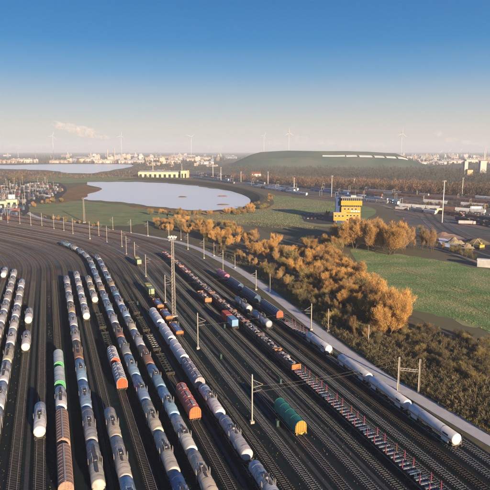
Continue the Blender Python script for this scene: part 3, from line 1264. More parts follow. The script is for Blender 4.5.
WH = ['white', 'pale grey', 'off-white', 'dirty white']
row(-20.2, 271, 345, 16.5, 'leftmost long tanker row', 'tank wagons in the left sidings', WH)
row(-15.4, 281, 425, 16.5, 'second long tanker row from left edge', 'tank wagons in the left sidings', ['white', 'off-white', 'white', 'pale grey', 'off-white', 'white', 'cream', 'white', 'pale grey', 'off-white'])
row(5.9, 277.5, 496, 17.4, 'the straight middle tanker row', 'tank wagons in the straight middle row',
    ['pale grey', 'dirty white', 'pale grey', 'tan', 'pale grey', 'dirty white', 'rusty', 'pale blue', 'grey-blue', 'mid grey/banded', 'dirty white/walk', 'blue/deck', 'grey-blue/walk', 'pale blue/deck', 'pale blue/deck'])
row(20.8, 242.5, 498, 17.2, 'long tanker row that curves away', 'tank wagons in the curved row',
    ['grey-blue', 'pale grey', 'grey-blue', 'pale grey', 'mid grey', 'pale blue', 'grey-blue', 'pale grey', 'tan', 'grey-blue', 'pale blue', 'pale grey', 'rusty', 'mid grey',
     'pale blue', 'grey-blue', 'cream', 'dirty white', 'blue/banded', 'grey-blue'])
row(26.2, 256, 498, 17.2, 'tanker row right of the curved one', 'tank wagons in the inner row',
    ['pale grey', 'grey-blue', 'dirty white', 'pale blue', 'tan', 'grey-blue', 'pale grey', 'pale blue', 'cream', 'pale grey', 'rusty', 'grey-blue', 'pale blue', 'off-white', 'cream', 'grey-blue/deck', 'blue/banded', 'blue/deck'])


def one(kind, w, y0, y1, label, c1, c2=None, c3=None, L=None, group=None, z=2.9):
    """a single wagon between frame rows y0 (far end) and y1 (near end)"""
    sa, sb = s_at(w, y0, z), s_at(w, y1, z)
    Lw = L or max(9, min(24, round((sa - sb) * 2) / 2))
    return wagon(kind, Lw, w, (sa + sb) / 2, label, group, c1, c2, c3)


one('tank_deck', -25.2, 266, 279, 'lone white tank wagon at the left edge of the yard', PAL['white'], L=17.5)
one('tank_short', -10.4, 307.5, 324, 'farther of two loose white tank wagons on the left sidings', PAL['white'], L=15.5)
one('tank_short', -10.4, 330, 352, 'nearer of two loose white tank wagons with dark top deck', PAL['off-white'], L=16)
one('tank_deck', -5.3, 402, 438, 'lone white tank wagon standing left of the brown ribbed wagons', PAL['white'], L=15.5)
one('covered_long', -0.2, 352, 369.5, 'white rounded hopper wagon with green band, farther of the two', PAL['white'], (0.05, 0.3, 0.14), (0.07, 0.42, 0.17), L=12.5)
one('covered_long', -0.2, 370, 387.5, 'white rounded hopper wagon with green end, nearer of the two', PAL['white'], (0.05, 0.3, 0.14), (0.07, 0.42, 0.17), L=12.5)
one('tank_walk', -0.2, 388.5, 411, 'short white tank wagon with long dark catwalk before brown wagons', PAL['white'], L=13.5)
one('covered_ribbed', -0.2, 412.5, 448.5, 'brown ribbed covered wagon with pale ridge walkway, farther one', (0.4, 0.27, 0.2), (0.3, 0.19, 0.14), L=16.5)
one('covered_ribbed', -0.2, 449, 492, 'brown ribbed covered wagon with pale ridge walkway, nearest one', (0.42, 0.27, 0.2), (0.3, 0.19, 0.14), L=16.5)
row(11.2, 273, 313, 16.8, 'short white row in the middle sidings', 'short white tanker row', ['white', 'white', 'white'])
one('tank_deck', 11.2, 412, 439.5, 'cream tank wagon with cross-shaped deck, farther of the near trio', PAL['cream'], L=16)
one('tank_deck', 11.2, 440, 482, 'cream tank wagon with cross-shaped deck, middle of the near trio', (0.62, 0.56, 0.47), L=17.5)
one('tank_short', 11.2, 483, 528, 'pale blue tank wagon cut by the bottom edge, third of trio', PAL['pale blue'], L=16)
row(16.4, 277.5, 298, 15.5, 'short row ending in dark flats', 'short cream row before dark flats', ['cream', 'cream', 'off-white'])
one('frame', 16.4, 309, 327, 'dark green empty flat wagon behind the red-ended hoppers', (0.1, 0.1, 0.1), L=18.5)
one('frame', 16.4, 328, 347, 'dark rusty empty flat wagon next to the red-ended hoppers', (0.1, 0.1, 0.1), L=18)
one('covered_hopper', 16.4, 349, 365, 'pale hopper wagon with red ends, farther of a pair', PAL['pale grey'], PAL['pale grey'], (0.62, 0.09, 0.03), L=12.5)
one('covered_hopper', 16.4, 365.5, 386, 'pale hopper wagon with red-orange end, nearer of a pair', PAL['pale grey'], PAL['pale grey'], (0.65, 0.1, 0.03), L=14)
# track of the pink hopper
for q, (a, b) in enumerate([(298, 312), (313, 329), (330, 348), (349, 372)]):
    one('frame', 31.4, a, b, f'dark empty skeleton flat wagon, {ORD[q]} behind the salmon pink hopper', (0.1, 0.1, 0.1), L=(17.5 if q != 2 else 16.5), group='dark empty flats')
one('covered_hopper', 31.4, 385, 418, 'salmon pink hopper wagon with orange ribbed end', (0.66, 0.2, 0.16), (0.6, 0.17, 0.13), (0.6, 0.17, 0.05), L=17)
# white row
one('covered_long', 37.2, 310, 325.5, 'long white smooth covered wagon, farthest of three coupled', (0.82, 0.82, 0.82), (0.7, 0.7, 0.7), L=18)
one('covered_long', 37.2, 326, 342, 'long white smooth covered wagon, middle of three coupled', (0.82, 0.82, 0.82), (0.7, 0.7, 0.7), L=17)
one('covered_long', 37.2, 342.5, 361, 'long white smooth covered wagon, nearest of three coupled', (0.82, 0.82, 0.82), (0.7, 0.7, 0.7), L=17)
one('covered_hopper', 37.2, 361.5, 385, 'lilac grey hopper wagon between white wagons', (0.4, 0.37, 0.4), (0.34, 0.31, 0.34), L=17.5)
one('tank_ribbed', 37.2, 386, 417, 'white tank wagon in front of the lilac hopper', PAL['white'], L=18)
one('tank_ribbed', 37.2, 417.5, 458, 'ribbed grey tank wagon with bright domed end', (0.5, 0.5, 0.52), L=18.5)
one('tank_ribbed', 37.2, 466, 512, 'pale blue-grey tank wagon cut by the bottom edge near the mast', (0.5, 0.56, 0.62), L=17.5)
# red flats
one('boxes', 42.3, 283, 295.5, 'green and yellow box wagon at the head of red flats', (0.3, 0.4, 0.24), (0.5, 0.45, 0.1), (0.62, 0.55, 0.16), L=14.5)
one('tarp', 42.3, 296.5, 306, 'red flat wagon with blue load, farthest of three', (0.4, 0.1, 0.1), L=12.5)
one('tarp', 42.3, 306.5, 318, 'red flat wagon with blue load, middle of three', (0.4, 0.1, 0.1), L=12.5)
one('tarp', 42.3, 319, 333, 'red flat wagon with blue load, nearest to the light tower', (0.4, 0.1, 0.1), L=13.5)
one('boxes', 47.6, 255.5, 266, 'lone green and yellow box wagon on an empty track', (0.3, 0.4, 0.26), (0.5, 0.45, 0.1), (0.65, 0.55, 0.2), L=15)
one('covered_hood', 53.4, 399, 433, 'lone green hood wagon with orange ribbed end', (0.02, 0.24, 0.19), (0.02, 0.2, 0.16), (0.62, 0.26, 0.04), L=14.5)
# loose ones beside the scrap train
one('gondola1', 63.8, 289, 302.5, 'rusty loose open wagon with scrap beside the scrap train', (0.34, 0.13, 0.08), None, (0.6, 0.24, 0.08), L=15)
one('boxes', 63.8, 311, 327.5, 'wagon with blue box and red box left of scrap train', (0.2, 0.42, 0.66), None, (0.62, 0.12, 0.07), L=15.5)
# scrap train
s = s_at(68.3, 252.5)
end = s_at(68.3, 378)
i = 0
rr = random.Random(3)
while s - 15 > end - 4:
    L = 15.5
    red = i in (0, 1, 3)
    c = (0.5, 0.16, 0.14) if red else rr.choice([(0.17, 0.1, 0.08), (0.24, 0.1, 0.07), (0.13, 0.11, 0.11)])
    e = (0.62, 0.2, 0.05) if s - 2 * L < end else tuple(v * 1.2 for v in c)
    wagon('gondola%d' % (i % 4 + 1), L, 68.3, s - L / 2, f'rusty open scrap wagon, {ORD[i]} from far end of the scrap train', 'open wagons of the scrap train', c, None, e)
    s -= L
    i += 1
i = 0
while s > s_at(68.3, 500):
    L = 19.5
    wagon('stake', L, 68.3, s - L / 2, f'empty flat wagon with magenta stakes, {ORD[i]} behind the scrap wagons', 'empty stake wagons of the scrap train')
    s -= L
    i += 1
one('tank_walk', 75.8, 297.5, 311, 'dirty grey tank wagon, farther of a pair beside blue wagons', (0.42, 0.44, 0.46), L=17)
one('tank_walk', 75.8, 311.5, 326, 'blue-grey tank wagon, nearer of a pair beside blue wagons', (0.36, 0.42, 0.5), L=17)
one('covered_long', 84.5, 271, 278.5, 'pink rounded covered wagon at the far end by the road', (0.5, 0.18, 0.26), L=15.5)
one('covered_ribbed', 84.5, 279, 288, 'dark blue covered wagon, farthest of three by the road', (0.045, 0.11, 0.21), L=17.5)
one('covered_ribbed', 84.5, 288.5, 300.5, 'dark blue covered wagon, middle of three by the road', (0.045, 0.11, 0.21), L=18.5)
one('covered_ribbed', 84.5, 301, 317, 'dark blue covered wagon with rusty end, nearest of three', (0.045, 0.11, 0.21), None, (0.42, 0.12, 0.05), L=19.5)
one('stake', 84.5, 319, 334, 'empty stake flat wagon between dark blue and white wagons', (0.1, 0.1, 0.1), L=18.5)
one('tank_lpg', 84.5, 334.5, 350, 'smooth white gas tank wagon next to the empty flat', PAL['white'], L=16.5)
one('tank_lpg', 84.5, 357, 378.5, 'smooth white gas tank wagon, farthest of the coupled three', PAL['white'], L=18)
one('tank_lpg', 84.5, 379, 406, 'smooth white gas tank wagon, middle of the coupled three', PAL['white'], L=18)
one('tank_lpg', 84.5, 406.5, 441.5, 'smooth white gas tank wagon, nearest of the coupled three', PAL['white'], L=18)

# ------------------------------------------------------------------ masts and light towers
def height_at(p, y_top):
    lo, hi = 0.0, 400.0
    for _ in range(40):
        m = (lo + hi) / 2
        if frame_y((p[0], p[1], m)) > y_top:
            lo = m
        else:
            hi = m
    return lo


NDIR = math.atan2(-UX, UY)
MAST = {}


def mast(xp, yb, yt, label, group, side=-1, arm=True, wide=0.32):
    p = G(xp, yb)
    h = round(height_at(p, yt) * 2) / 2
    key = (h, wide)
    if key not in MAST:
        a = MB()
        # H-section post: web and two flanges, tapering
        for (dx, sx, sy) in ((0, 0.06, wide * 0.8), ):
            a.box(0, 0, h / 2, sx, sy, h)
        for dy in (-1, 1):
            a.box(0, dy * wide * 0.45, h / 2, wide * 0.8, 0.07, h)
        f = MB().box(0, 0, 0.3, 1.0, 1.0, 0.7)
        c = MB()
        c.tube((0, 0, h * 0.72), (2.9, 0, h * 0.76), 0.055, n=5)
        c.tube((0, 0, h * 0.90), (2.9, 0, h * 0.765), 0.05, n=5)
        c.tube((0, 0, h * 0.64), (2.5, 0, h * 0.66), 0.05, n=5)
        i = MB()
        i.lathe_z([(h * 0.765, 0.05), (h * 0.765 + .1, 0.14), (h * 0.765 + .25, 0.14), (h * 0.765 + .3, 0.05)], 2.75, 0, 8)
        MAST[key] = [x.mesh(n) for x, n in ((a, 'pole'), (f, 'footing'), (c, 'arm'), (i, 'insulator'))]
    ms = MAST[key]
    r = bpy.data.objects.new('catenary_mast', None)
    COL.objects.link(r)
    r.location = p
    r.rotation_euler = (0, 0, NDIR + (0 if side > 0 else math.pi))
    tag(r, label, 'mast', group)
    link('pole', ms[0], 'concrete_pale', r)
    link('footing', ms[1], 'concrete_pale', r)
    if arm:
        ar = link('arm', ms[2], 'galvanised', r)
        link('insulator', ms[3], 'rust', ar)
    return r, h


mast(252, 423, 375, 'nearest pale catenary mast, right of the ribbed grey tank wagon', 'catenary masts between the tracks', 1)
mast(198, 349, 313, 'pale catenary mast beside the long white wagons', 'catenary masts between the tracks', 1)
mast(165.5, 303, 275, 'pale catenary mast just left of the lattice light tower', 'catenary masts between the tracks', 1)
mast(146, 277, 254, 'pale catenary mast beside the green and yellow wagons', 'catenary masts between the tracks', 1)
mast(135, 262, 242, 'pale catenary mast beyond the lone green and yellow wagon', 'catenary masts between the tracks', 1)
mast(126.5, 254.5, 236, 'first pale mast in the receding row above the tanker rows', 'catenary masts between the tracks', 1)
FM = 'pale catenary mast in the far row across the curved tracks'
for (a, b, c) in [(122, 247, 230), (107, 242.5, 226), (90, 239, 222), (73, 234, 218), (54, 229, 214), (31, 225.5, 212), (20, 224, 210), (8, 223, 209), (64, 231, 217), (99, 236, 222), (42, 226, 213)]:
    mast(a, b, c, FM, 'far row of catenary masts', 1)
mast(368, 345, 324, 'thin mast standing behind the road by the dark scrub', 'masts along the service road', -1, False, 0.3)
mast(311, 330, 303, 'pale mast by the road next to first white gas wagon', 'masts along the service road', -1)
mast(256, 290, 270, 'pale mast by the road next to dark blue wagons', 'masts along the service road', -1)
mast(223, 271.5, 250, 'pale mast by the road behind the pink wagon', 'masts along the service road', -1)
mast(204, 258.5, 238, 'pale mast by the road, second beyond the pink wagon', 'masts along the service road', -1)
mast(188, 249.5, 233, 'pale mast by the road, third beyond the pink wagon', 'masts along the service road', -1)
RM = 'pale mast along the far stretch of the service road'
for (a, b, c) in [(169, 241, 225), (148, 236, 221), (131, 233, 219), (113, 230, 217)]:
    mast(a, b, c, RM, 'masts along the service road', -1)
TP = 'thin dark post on the verge beyond the service road'
for (a, b, c) in [(214, 256, 242), (235, 268, 255), (270, 292, 274), (328, 331.5, 309), (181, 240, 230)]:
    mast(a, b, c, TP, 'thin verge posts', -1, False, 0.22)

# portal over the road side track
g1, g2 = G(398, 390.5), G(418.5, 393)
hh = height_at(g1, 357)
pr = bpy.data.objects.new('catenary_portal', None)
COL.objects.link(pr)
pr.location = g1
dv = g2 - g1
pr.rotation_euler = (0, 0, math.atan2(dv.y, dv.x))
tag(pr, 'two-legged pale catenary portal beside the road near gas wagons', 'mast')
pole = MB()
pole.box(0, 0, hh / 2, 0.42, 0.08, hh)
for d in (-1, 1):
    pole.box(d * 0.2, 0, hh / 2, 0.07, 0.4, hh)
pm_ = pole.mesh('pole')
link('pole', pm_, 'concrete_pale', pr)
link('pole', pm_, 'concrete_pale', pr, (dv.length, 0, 0))
b = MB()
for z in (hh * 0.62, hh * 0.68):
    b.box(dv.length / 2, 0, z, dv.length, 0.12, 0.12)
for i in range(7):
    x0 = dv.length * i / 7
    b.tube((x0, 0, hh * 0.62), (x0 + dv.length / 7, 0, hh * 0.68), 0.04, n=4)
link('crossbeam', b.mesh('crossbeam'), 'galvanised', pr)


def wire(name, pts, r, label, group):
    mb = MB()
    for i in range(len(pts) - 1):
        mb.tube(pts[i], pts[i + 1], r, n=4, caps=False)
    tag(link(name, mb.mesh(name), 'galvanised'), label, 'wire', group)


def sag(a, b, d, n=8):
    a, b = Vector(a), Vector(b)
    return [a.lerp(b, i / n) - Vector((0, 0, d * 4 * (i / n) * (1 - i / n))) for i in range(n + 1)]


pa, pb_ = G(252, 423), g1
wire('span_wire', sag((pa.x, pa.y, 8.2), (pb_.x, pb_.y, 8.2), 0.5), 0.009, 'span wire slung from nearest mast across to the portal', 'span wires')
wire('span_wire', sag((pa.x, pa.y, 9.8), (pb_.x, pb_.y, 9.8), 1.3), 0.009, 'upper span wire slung from nearest mast to the portal', 'span wires')
pa, pb_ = G(198, 349), G(311, 330)
wire('span_wire', sag((pa.x, pa.y, 8.4), (pb_.x, pb_.y, 8.4), 0.5), 0.009, 'span wire from mast beside white wagons to the road', 'span wires')
pa, pb_ = G(165.5, 303), G(256, 290)
wire('span_wire', sag((pa.x, pa.y, 8.4), (pb_.x, pb_.y, 8.4), 0.5), 0.009, 'span wire from mast by the light tower to the road', 'span wires')
pa, pb_ = G(146, 277), G(223, 271.5)
wire('span_wire', sag((pa.x, pa.y, 8.4), (pb_.x, pb_.y, 8.4), 0.5), 0.009, 'span wire from the fourth mast across to the pink wagon', 'span wires')
# contact wires over two running lines
for w, lab in ((80.0, 'contact wire above the empty track beside the gas wagons'), (88.6, 'contact wire above the track next to the road'), (47.6, 'contact wire above the empty track left of the green wagon')):
    pts = []
    s = 60.0
    while s < 420:
        x, y, h = yard(s, w)
        pts.append((x, y, 6.2))
        s += 15
    wire('contact_wire', pts, 0.012, lab, 'contact wires')

# lattice light tower
def lattice_tower(p, h, label, w0=1.7, w1=0.9, lamps=True):
    r = bpy.data.objects.new('light_tower', None)
    COL.objects.link(r)
    r.location = p
    r.rotation_euler = (0, 0, 0.3)
    tag(r, label, 'light tower')
    bs = MB().box(0, 0, 0.35, w0 + 1.4, w0 + 1.4, 0.7)
    link('footing', bs.mesh('footing'), 'concrete_pale', r)
    lg = MB()
    lg.tube((w0 / 2, w0 / 2, 0.6), (w1 / 2, w1 / 2, h), 0.1, 0.08, n=6)
    lm = lg.mesh('leg')
    for k in range(4):
        link('leg', lm, 'concrete_pale', r, None, k * math.pi / 2)
    br = MB()
    n = int(h / 1.3)
    for i in range(n):
        z0, z1 = 0.7 + (h - 0.7) * i / n, 0.7 + (h - 0.7) * (i + 1) / n
        a0, a1 = (w0 + (w1 - w0) * z0 / h) / 2, (w0 + (w1 - w0) * z1 / h) / 2
        c0 = [(-a0, -a0), (a0, -a0), (a0, a0), (-a0, a0)]
        c1 = [(-a1, -a1), (a1, -a1), (a1, a1), (-a1, a1)]
        for k in range(4):
            q = (k + 1) % 4
            br.tube((*c0[k], z0), (*c1[q], z1), 0.045, n=4, caps=False)
            br.tube((*c1[k], z1), (*c1[q], z1), 0.05, n=4, caps=False)
    o = link('lattice', br.mesh('lattice'), 'concrete_pale', r)
    o['kind'] = 'stuff'
    pf = MB()
    pf.box(0, 0, h, 2.6, 2.6, 0.12)
    for k in range(4):
        a = k * math.pi / 2
        c, s_ = math.cos(a), math.sin(a)
        pf.box(1.28 * c, 1.28 * s_, h + 1.0, 0.05 + 2.5 * abs(s_), 0.05 + 2.5 * abs(c), 0.06)
    for sx in (-1.25, 1.25):
        for sy in (-1.25, 1.25):
            pf.tube((sx, sy, h), (sx, sy, h + 1.05), 0.04, n=4)
    link('platform', pf.mesh('platform'), 'galvanised', r)
    if lamps:
        fl = MB()
        fl.box(0, 0, 0, 0.7, 0.45, 0.6, rot=Matrix.Rotation(0.5, 3, 'X'))
        fm = fl.mesh('floodlight')
        for k in range(8):
            a = k * math.pi / 4
            link('floodlight', fm, 'white_paint', r, (1.55 * math.cos(a), 1.55 * math.sin(a), h + 0.75), a + math.pi / 2)


p = G(174, 316.5)
lattice_tower(p, height_at(p, 239), 'tall lattice floodlight tower rising between the tracks', 1.35, 0.75)
p = G(84.5, 222.5)
lattice_tower(p, height_at(p, 199), 'slender lattice mast at the edge of the green meadow', 1.5, 0.8, False)


def light_pole(xp, yb, yt, label, group=None, r0=0.45):
    p = G(xp, yb)
    h = height_at(p, yt)
    r = bpy.data.objects.new('light_pole', None)
    COL.objects.link(r)
    r.location = p
    tag(r, label, 'light pole', group)
    a = MB()
    a.tube((0, 0, 0), (0, 0, h), r0, r0 * 0.5, n=10)
    link('pole', a.mesh('pole'), 'white_paint', r)
    c = MB()
    c.lathe_z([(h - 0.2, 0.5), (h, 1.3), (h + 0.35, 1.3), (h + 0.5, 0.4)], 0, 0, 12)
    link('lamp_ring', c.mesh('lamp_ring'), 'galvanised', r)
    lm = MB().box(0, 0, 0, 0.7, 0.5, 0.4).mesh('floodlight')
    for k in range(6):
        t = k * math.pi / 3
        link('floodlight', lm, 'white_paint', r, (1.4 * math.cos(t), 1.4 * math.sin(t), h - 0.1), t)


light_pole(442, 222.5, 181, 'tall white floodlight pole on the bare ground at the right', None, 0.5)
light_pole(331.5, 197, 176, 'tall white floodlight pole behind the yellow signal building')
light_pole(213, 177, 164, 'floodlight pole in the far rail corridor, first beyond the warehouse', None, 0.7)
light_pole(221, 182, 167.5, 'floodlight pole in the far rail corridor, second beyond the warehouse', None, 0.6)
light_pole(153, 172, 158.5, 'floodlight pole behind the long cream warehouse', None, 0.8)
for (a, b, c) in [(268, 184, 172), (294, 190, 178), (182, 175, 164), (241, 182, 172), (462, 196, 178), (354, 188, 179)]:
    light_pole(a, b, c, 'distant floodlight pole in the far rail corridor', 'distant floodlight poles', 0.5)


# ------------------------------------------------------------------ signal building
def part(root, name, m, *boxes):
    mb = MB()
    for bx_ in boxes:
        mb.box(*bx_)
    return link(name, mb.mesh(name), m, root)


p = G(349, 222.5)
sb = bpy.data.objects.new('signal_building', None)
COL.objects.link(sb)
sb.location = p
sb.rotation_euler = (0, 0, R(-6))
tag(sb, 'yellow and blue stepped signal building beside the golden trees', 'building')
part(sb, 'wall', 'yellow_clad', (1.5, 7, 4.6, 18, 14, 9.2))
part(sb, 'wall', 'yellow_clad', (1.5, 7.3, 12.2, 18, 13.4, 5.2))
part(sb, 'wall', 'yellow_clad', (1.8, 6.8, 18.6, 19.6, 15.4, 4.4))
part(sb, 'roof', 'galvanised', (1.8, 6.8, 23.6, 20.4, 16.2, 0.5), (4, 8, 24.5, 5, 4, 1.4))
part(sb, 'stair_tower', 'blue_clad', (-10.2, 7.5, 12.2, 5.2, 9, 24.4))
part(sb, 'annex', 'yellow_clad', (-9.0, 2.0, 5.6, 11.6, 9, 7.2))
part(sb, 'annex_base', 'blue_clad', (-8.6, 2.2, 1.0, 10.6, 8.2, 2.0))
part(sb, 'annex_roof', 'galvanised', (-9.0, 2.0, 9.45, 12.2, 9.6, 0.5))
part(sb, 'pilotis', 'concrete_pale', (-12.2, -2.0, 1.0, 0.6, 0.6, 2.0))
part(sb, 'window_strip', 'glass_dark', (1.5, 7.2, 15.6, 17.2, 13.0, 1.6))
part(sb, 'window_strip', 'glass_dark', (1.8, 6.8, 21.9, 18.6, 14.6, 2.2))
wm = MB().box(0, 0, 0, 1.9, 0.16, 1.4).mesh('window')
fm = MB()
for (a, b_, c, d) in ((0, 0.78, 2.1, 0.12), (0, -0.78, 2.1, 0.12), (0.99, 0, 0.12, 1.6), (-0.99, 0, 0.12, 1.6)):
    fm.box(a, 0, b_, c, 0.22, d)
fm = fm.mesh('frame')
for z in (2.6, 6.6):
    for i in range(5):
        o = link('window', wm, 'glass_dark', sb, (-4.9 + i * 3.2, -0.02, z))
        link('frame', fm, 'white_paint', o)
for i in range(3):
    o = link('window', wm, 'glass_dark', sb, (-13 + i * 3.4, -2.52, 6.4))
    link('frame', fm, 'white_paint', o)
for i in range(4):
    o = link('window', wm, 'glass_dark', sb, (-4.2 + i * 3.4, 0.58, 12.8))
    link('frame', fm, 'white_paint', o)
# white lettering panel on the front: four blocky white characters, not legible in the photo
part(sb, 'white_marking', 'white_paint', (2.2, 0.5, 10.6, 1.6, 0.14, 1.5), (4.4, 0.5, 10.6, 1.6, 0.14, 1.5), (6.6, 0.5, 10.6, 1.6, 0.14, 1.5), (8.8, 0.5, 10.6, 1.6, 0.14, 1.5))
mm_ = MB().box(0, 0, 0, 0.14, 0.2, 2.2).mesh('mullion')
for i in range(10):
    link('mullion', mm_, 'white_paint', sb, (-6.6 + i * 1.87, -0.52, 21.9))
mm2_ = MB().box(0, 0, 0, 0.14, 0.2, 1.6).mesh('mullion')
for i in range(9):
    link('mullion', mm2_, 'white_paint', sb, (-6.2 + i * 1.92, 0.68, 15.6))
rl = MB()
for i in range(12):
    rl.tube((-7.8 + i * 1.75, -0.9, 23.8), (-7.8 + i * 1.75, -0.9, 24.9), 0.05, n=4)
rl.box(1.8, -0.9, 24.9, 19.4, 0.08, 0.08)
link('roof_railing', rl.mesh('roof_railing'), 'galvanised', sb)
an = MB()
an.tube((6, 9, 24), (6, 9, 31), 0.09, 0.05, n=5)
link('antenna', an.mesh('antenna'), 'galvanised', sb)
part(sb, 'door', 'blue_clad', (8.4, -0.05, 1.2, 1.8, 0.2, 2.4))

sheet('car_park', [G(*q)[:2] for q in [(300, 213), (334, 212), (337, 224.5), (318, 224), (304, 221.5)]], 'asphalt', 0.05)
strip('car_park_wall', smooth_loop([G(*q) for q in [(301, 221), (306, 222.8), (318, 224.6), (336, 225.6)]], 6, False), 0.8, 'kerb', 0.06)


def car_meshes():
    b = MB()
    b.prism_x([(-0.88, 0.35), (0.88, 0.35), (0.9, 0.8), (0.86, 0.95), (-0.86, 0.95), (-0.9, 0.8)], -2.15, 2.15)
    c = MB()
    pts = [(-1.5, -0.8, 0.95), (1.1, -0.8, 0.95), (1.1, 0.8, 0.95), (-1.5, 0.8, 0.95), (-1.1, -0.66, 1.48), (0.45, -0.66, 1.48), (0.45, 0.66, 1.48), (-1.1, 0.66, 1.48)]
    c.add(pts, [(0, 1, 5, 4), (1, 2, 6, 5), (2, 3, 7, 6), (3, 0, 4, 7), (4, 5, 6, 7)])
    w = MB().tube((0, -0.11, 0), (0, 0.11, 0), 0.33, n=10)
    return b.mesh('body'), c.mesh('cabin'), w.mesh('wheel')


CB, CC, CW = car_meshes()


def car(p, rz, col, label, group):
    r = bpy.data.objects.new('parked_car', None)
    COL.objects.link(r)
    r.location = p
    r.rotation_euler = (0, 0, rz)
    tag(r, label, 'car', group)
    link('body', CB, 'far_paint', r, color=col)
    link('cabin', CC, 'glass_dark', r)
    for x in (-1.35, 1.35):
        for y in (-0.8, 0.8):
            link('wheel', CW, 'steel_dark', r, (x, y, 0.33))


rr = random.Random(21)
for i in range(13):
    c = rr.choice([(0.7, 0.7, 0.7), (0.04, 0.04, 0.05), (0.12, 0.13, 0.15), (0.35, 0.36, 0.38), (0.3, 0.04, 0.04), (0.06, 0.1, 0.22)])
    q = G(304.5 + (i % 7) * 3.6, 215.2 + 3.6 * (i // 7) + 0.12 * (i % 7))
    q.z = 0.06
    car(q, R(80), c, 'small car parked beside the yellow signal building', 'cars in the car park')


# ------------------------------------------------------------------ sheds, heaps and plant at the right
def shed(name, p, rz, L, W, H, cw, label, group=None, roof='galvanised', cat='building', pitch=1.2, doors=0, m='far_paint'):
    r = bpy.data.objects.new(name, None)
    COL.objects.link(r)
    r.location = p
    r.rotation_euler = (0, 0, rz)
    tag(r, label, cat, group)
    w_ = MB()
    w_.prism_x([(-W / 2, 0), (W / 2, 0), (W / 2, H), (0, H + pitch), (-W / 2, H)], -L / 2, L / 2)
    link('wall', w_.mesh('wall'), m, r, color=cw)
    rf = MB()
    t = 0.25
    for sy in (-1, 1):
        rf.prism_x([(0, H + pitch + 0.02), (0, H + pitch + t), (sy * (W / 2 + 0.4), H + t - 0.1), (sy * (W / 2 + 0.4), H - 0.1)], -L / 2 - 0.3, L / 2 + 0.3)
    link('roof', rf.mesh('roof'), roof, r)
    if doors:
        dm = MB().box(0, 0, 0, L / doors * 0.5, 0.3, H * 0.6).mesh('door')
        for i in range(doors):
            link('door', dm, 'glass_dark', r, (-L / 2 + L * (i + .5) / doors, -W / 2 - 0.05, H * 0.3))
    return r


shed('warehouse', G(162, 177), R(-6), 112, 40, 13, (0.72, 0.6, 0.4), 'long low cream warehouse on the far side of the pond', doors=9, roof='kerb', pitch=3)
shed('warehouse', G(185, 177.5), R(-6), 16, 26, 17, (0.75, 0.62, 0.38), 'taller cream block at the end of the long warehouse', doors=2, roof='kerb', pitch=1)
shed('warehouse', G(146, 176), R(-6), 16, 30, 11, (0.1, 0.13, 0.18), 'dark low shed at the near end of the cream warehouse', roof='steel_dark', pitch=1)
shed('cabin', G(484, 266.5), R(-25), 7.5, 4.5, 4.2, (0.5, 0.52, 0.5), 'pale boxy cabin beside the track at right edge', pitch=0.2, doors=0, roof='white_paint')
shed('cabin', G(438, 213.5), R(10), 6, 5, 5.5, (0.78, 0.62, 0.3), 'small cream cabin left of the tall floodlight pole', pitch=0.2, roof='white_paint')
shed('house', G(256, 176.5), R(8), 24, 14, 7, (0.75, 0.7, 0.62), 'white gabled house before the hill', pitch=5, roof='rust')
shed('house', G(12, 206), R(20), 13, 9, 8, (0.72, 0.6, 0.36), 'yellow trackside hut at the left edge', pitch=0.6, doors=2)
shed('house', G(2.5, 207), R(20), 9, 8, 7, (0.7, 0.58, 0.38), 'second yellow trackside hut at the left edge', pitch=0.6, doors=1)
shed('cabin', G(12, 201.5), R(20), 8, 7, 9, (0.8, 0.8, 0.78), 'small bright white block behind the yellow hut', pitch=0.3, roof='white_paint')
shed('tower_block', G(465, 174), R(5), 10, 10, 36, (0.5, 0.48, 0.46), 'left of two pale tower blocks beyond the brown wood', pitch=0.3, roof='kerb')
shed('tower_block', G(482, 173), R(5), 19, 12, 36, (0.52, 0.5, 0.47), 'right and wider of two pale tower blocks beyond the wood', pitch=0.3, roof='kerb')
shed('house', G(469, 175), R(5), 16, 12, 14, (0.66, 0.45, 0.28), 'small brown block at the foot of the tower blocks', pitch=2, roof='rust')


def heap(p, L, W, H, rz, m, label, seed):
    rr = random.Random(seed)
    mb = MB()
    n = 14
    vs_, fs_ = [], []
    for j in range(n + 1):
        for i in range(n + 1):
            u, v = i / n * 2 - 1, j / n * 2 - 1
            d = math.sqrt(u * u + v * v)
            z = max(0, 1 - d) * H * (1 + 0.5 * mnoise.noise(Vector((u * 2.2 + seed, v * 2.2, 0)))) + mnoise.noise(Vector((u * 6, v * 6, seed))) * 0.25 * max(0, 1 - d) * H
            vs_.append((u * L / 2, v * W / 2, z - 0.05))
    for j in range(n):
        for i in range(n):
            a = j * (n + 1) + i
            fs_.append((a, a + 1, a + n + 2, a + n + 1))
    mb.add(vs_, fs_)
    o = link('spoil_heap', mb.mesh('spoil_heap'), m, None, p, rz)
    tag(o, label, 'heap')


heap(G(455, 243), 15, 10, 4.5, -0.5, 'sand', 'pale sand heap at the left of the spoil area', 1)
heap(G(466, 247.5), 18, 9, 3.5, -0.5, 'sand', 'second pale sand heap next to the yellow excavator', 2)
heap(G(476, 243), 24, 16, 4, -0.3, 'scrubland', 'low dark earth heap behind the yellow excavator', 3)
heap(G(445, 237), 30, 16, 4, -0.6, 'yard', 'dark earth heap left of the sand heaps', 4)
ground_area('settling_pool', [(437, 233), (447, 235), (456, 240), (462, 246), (452, 248), (442, 243)], 'water', 0.07)

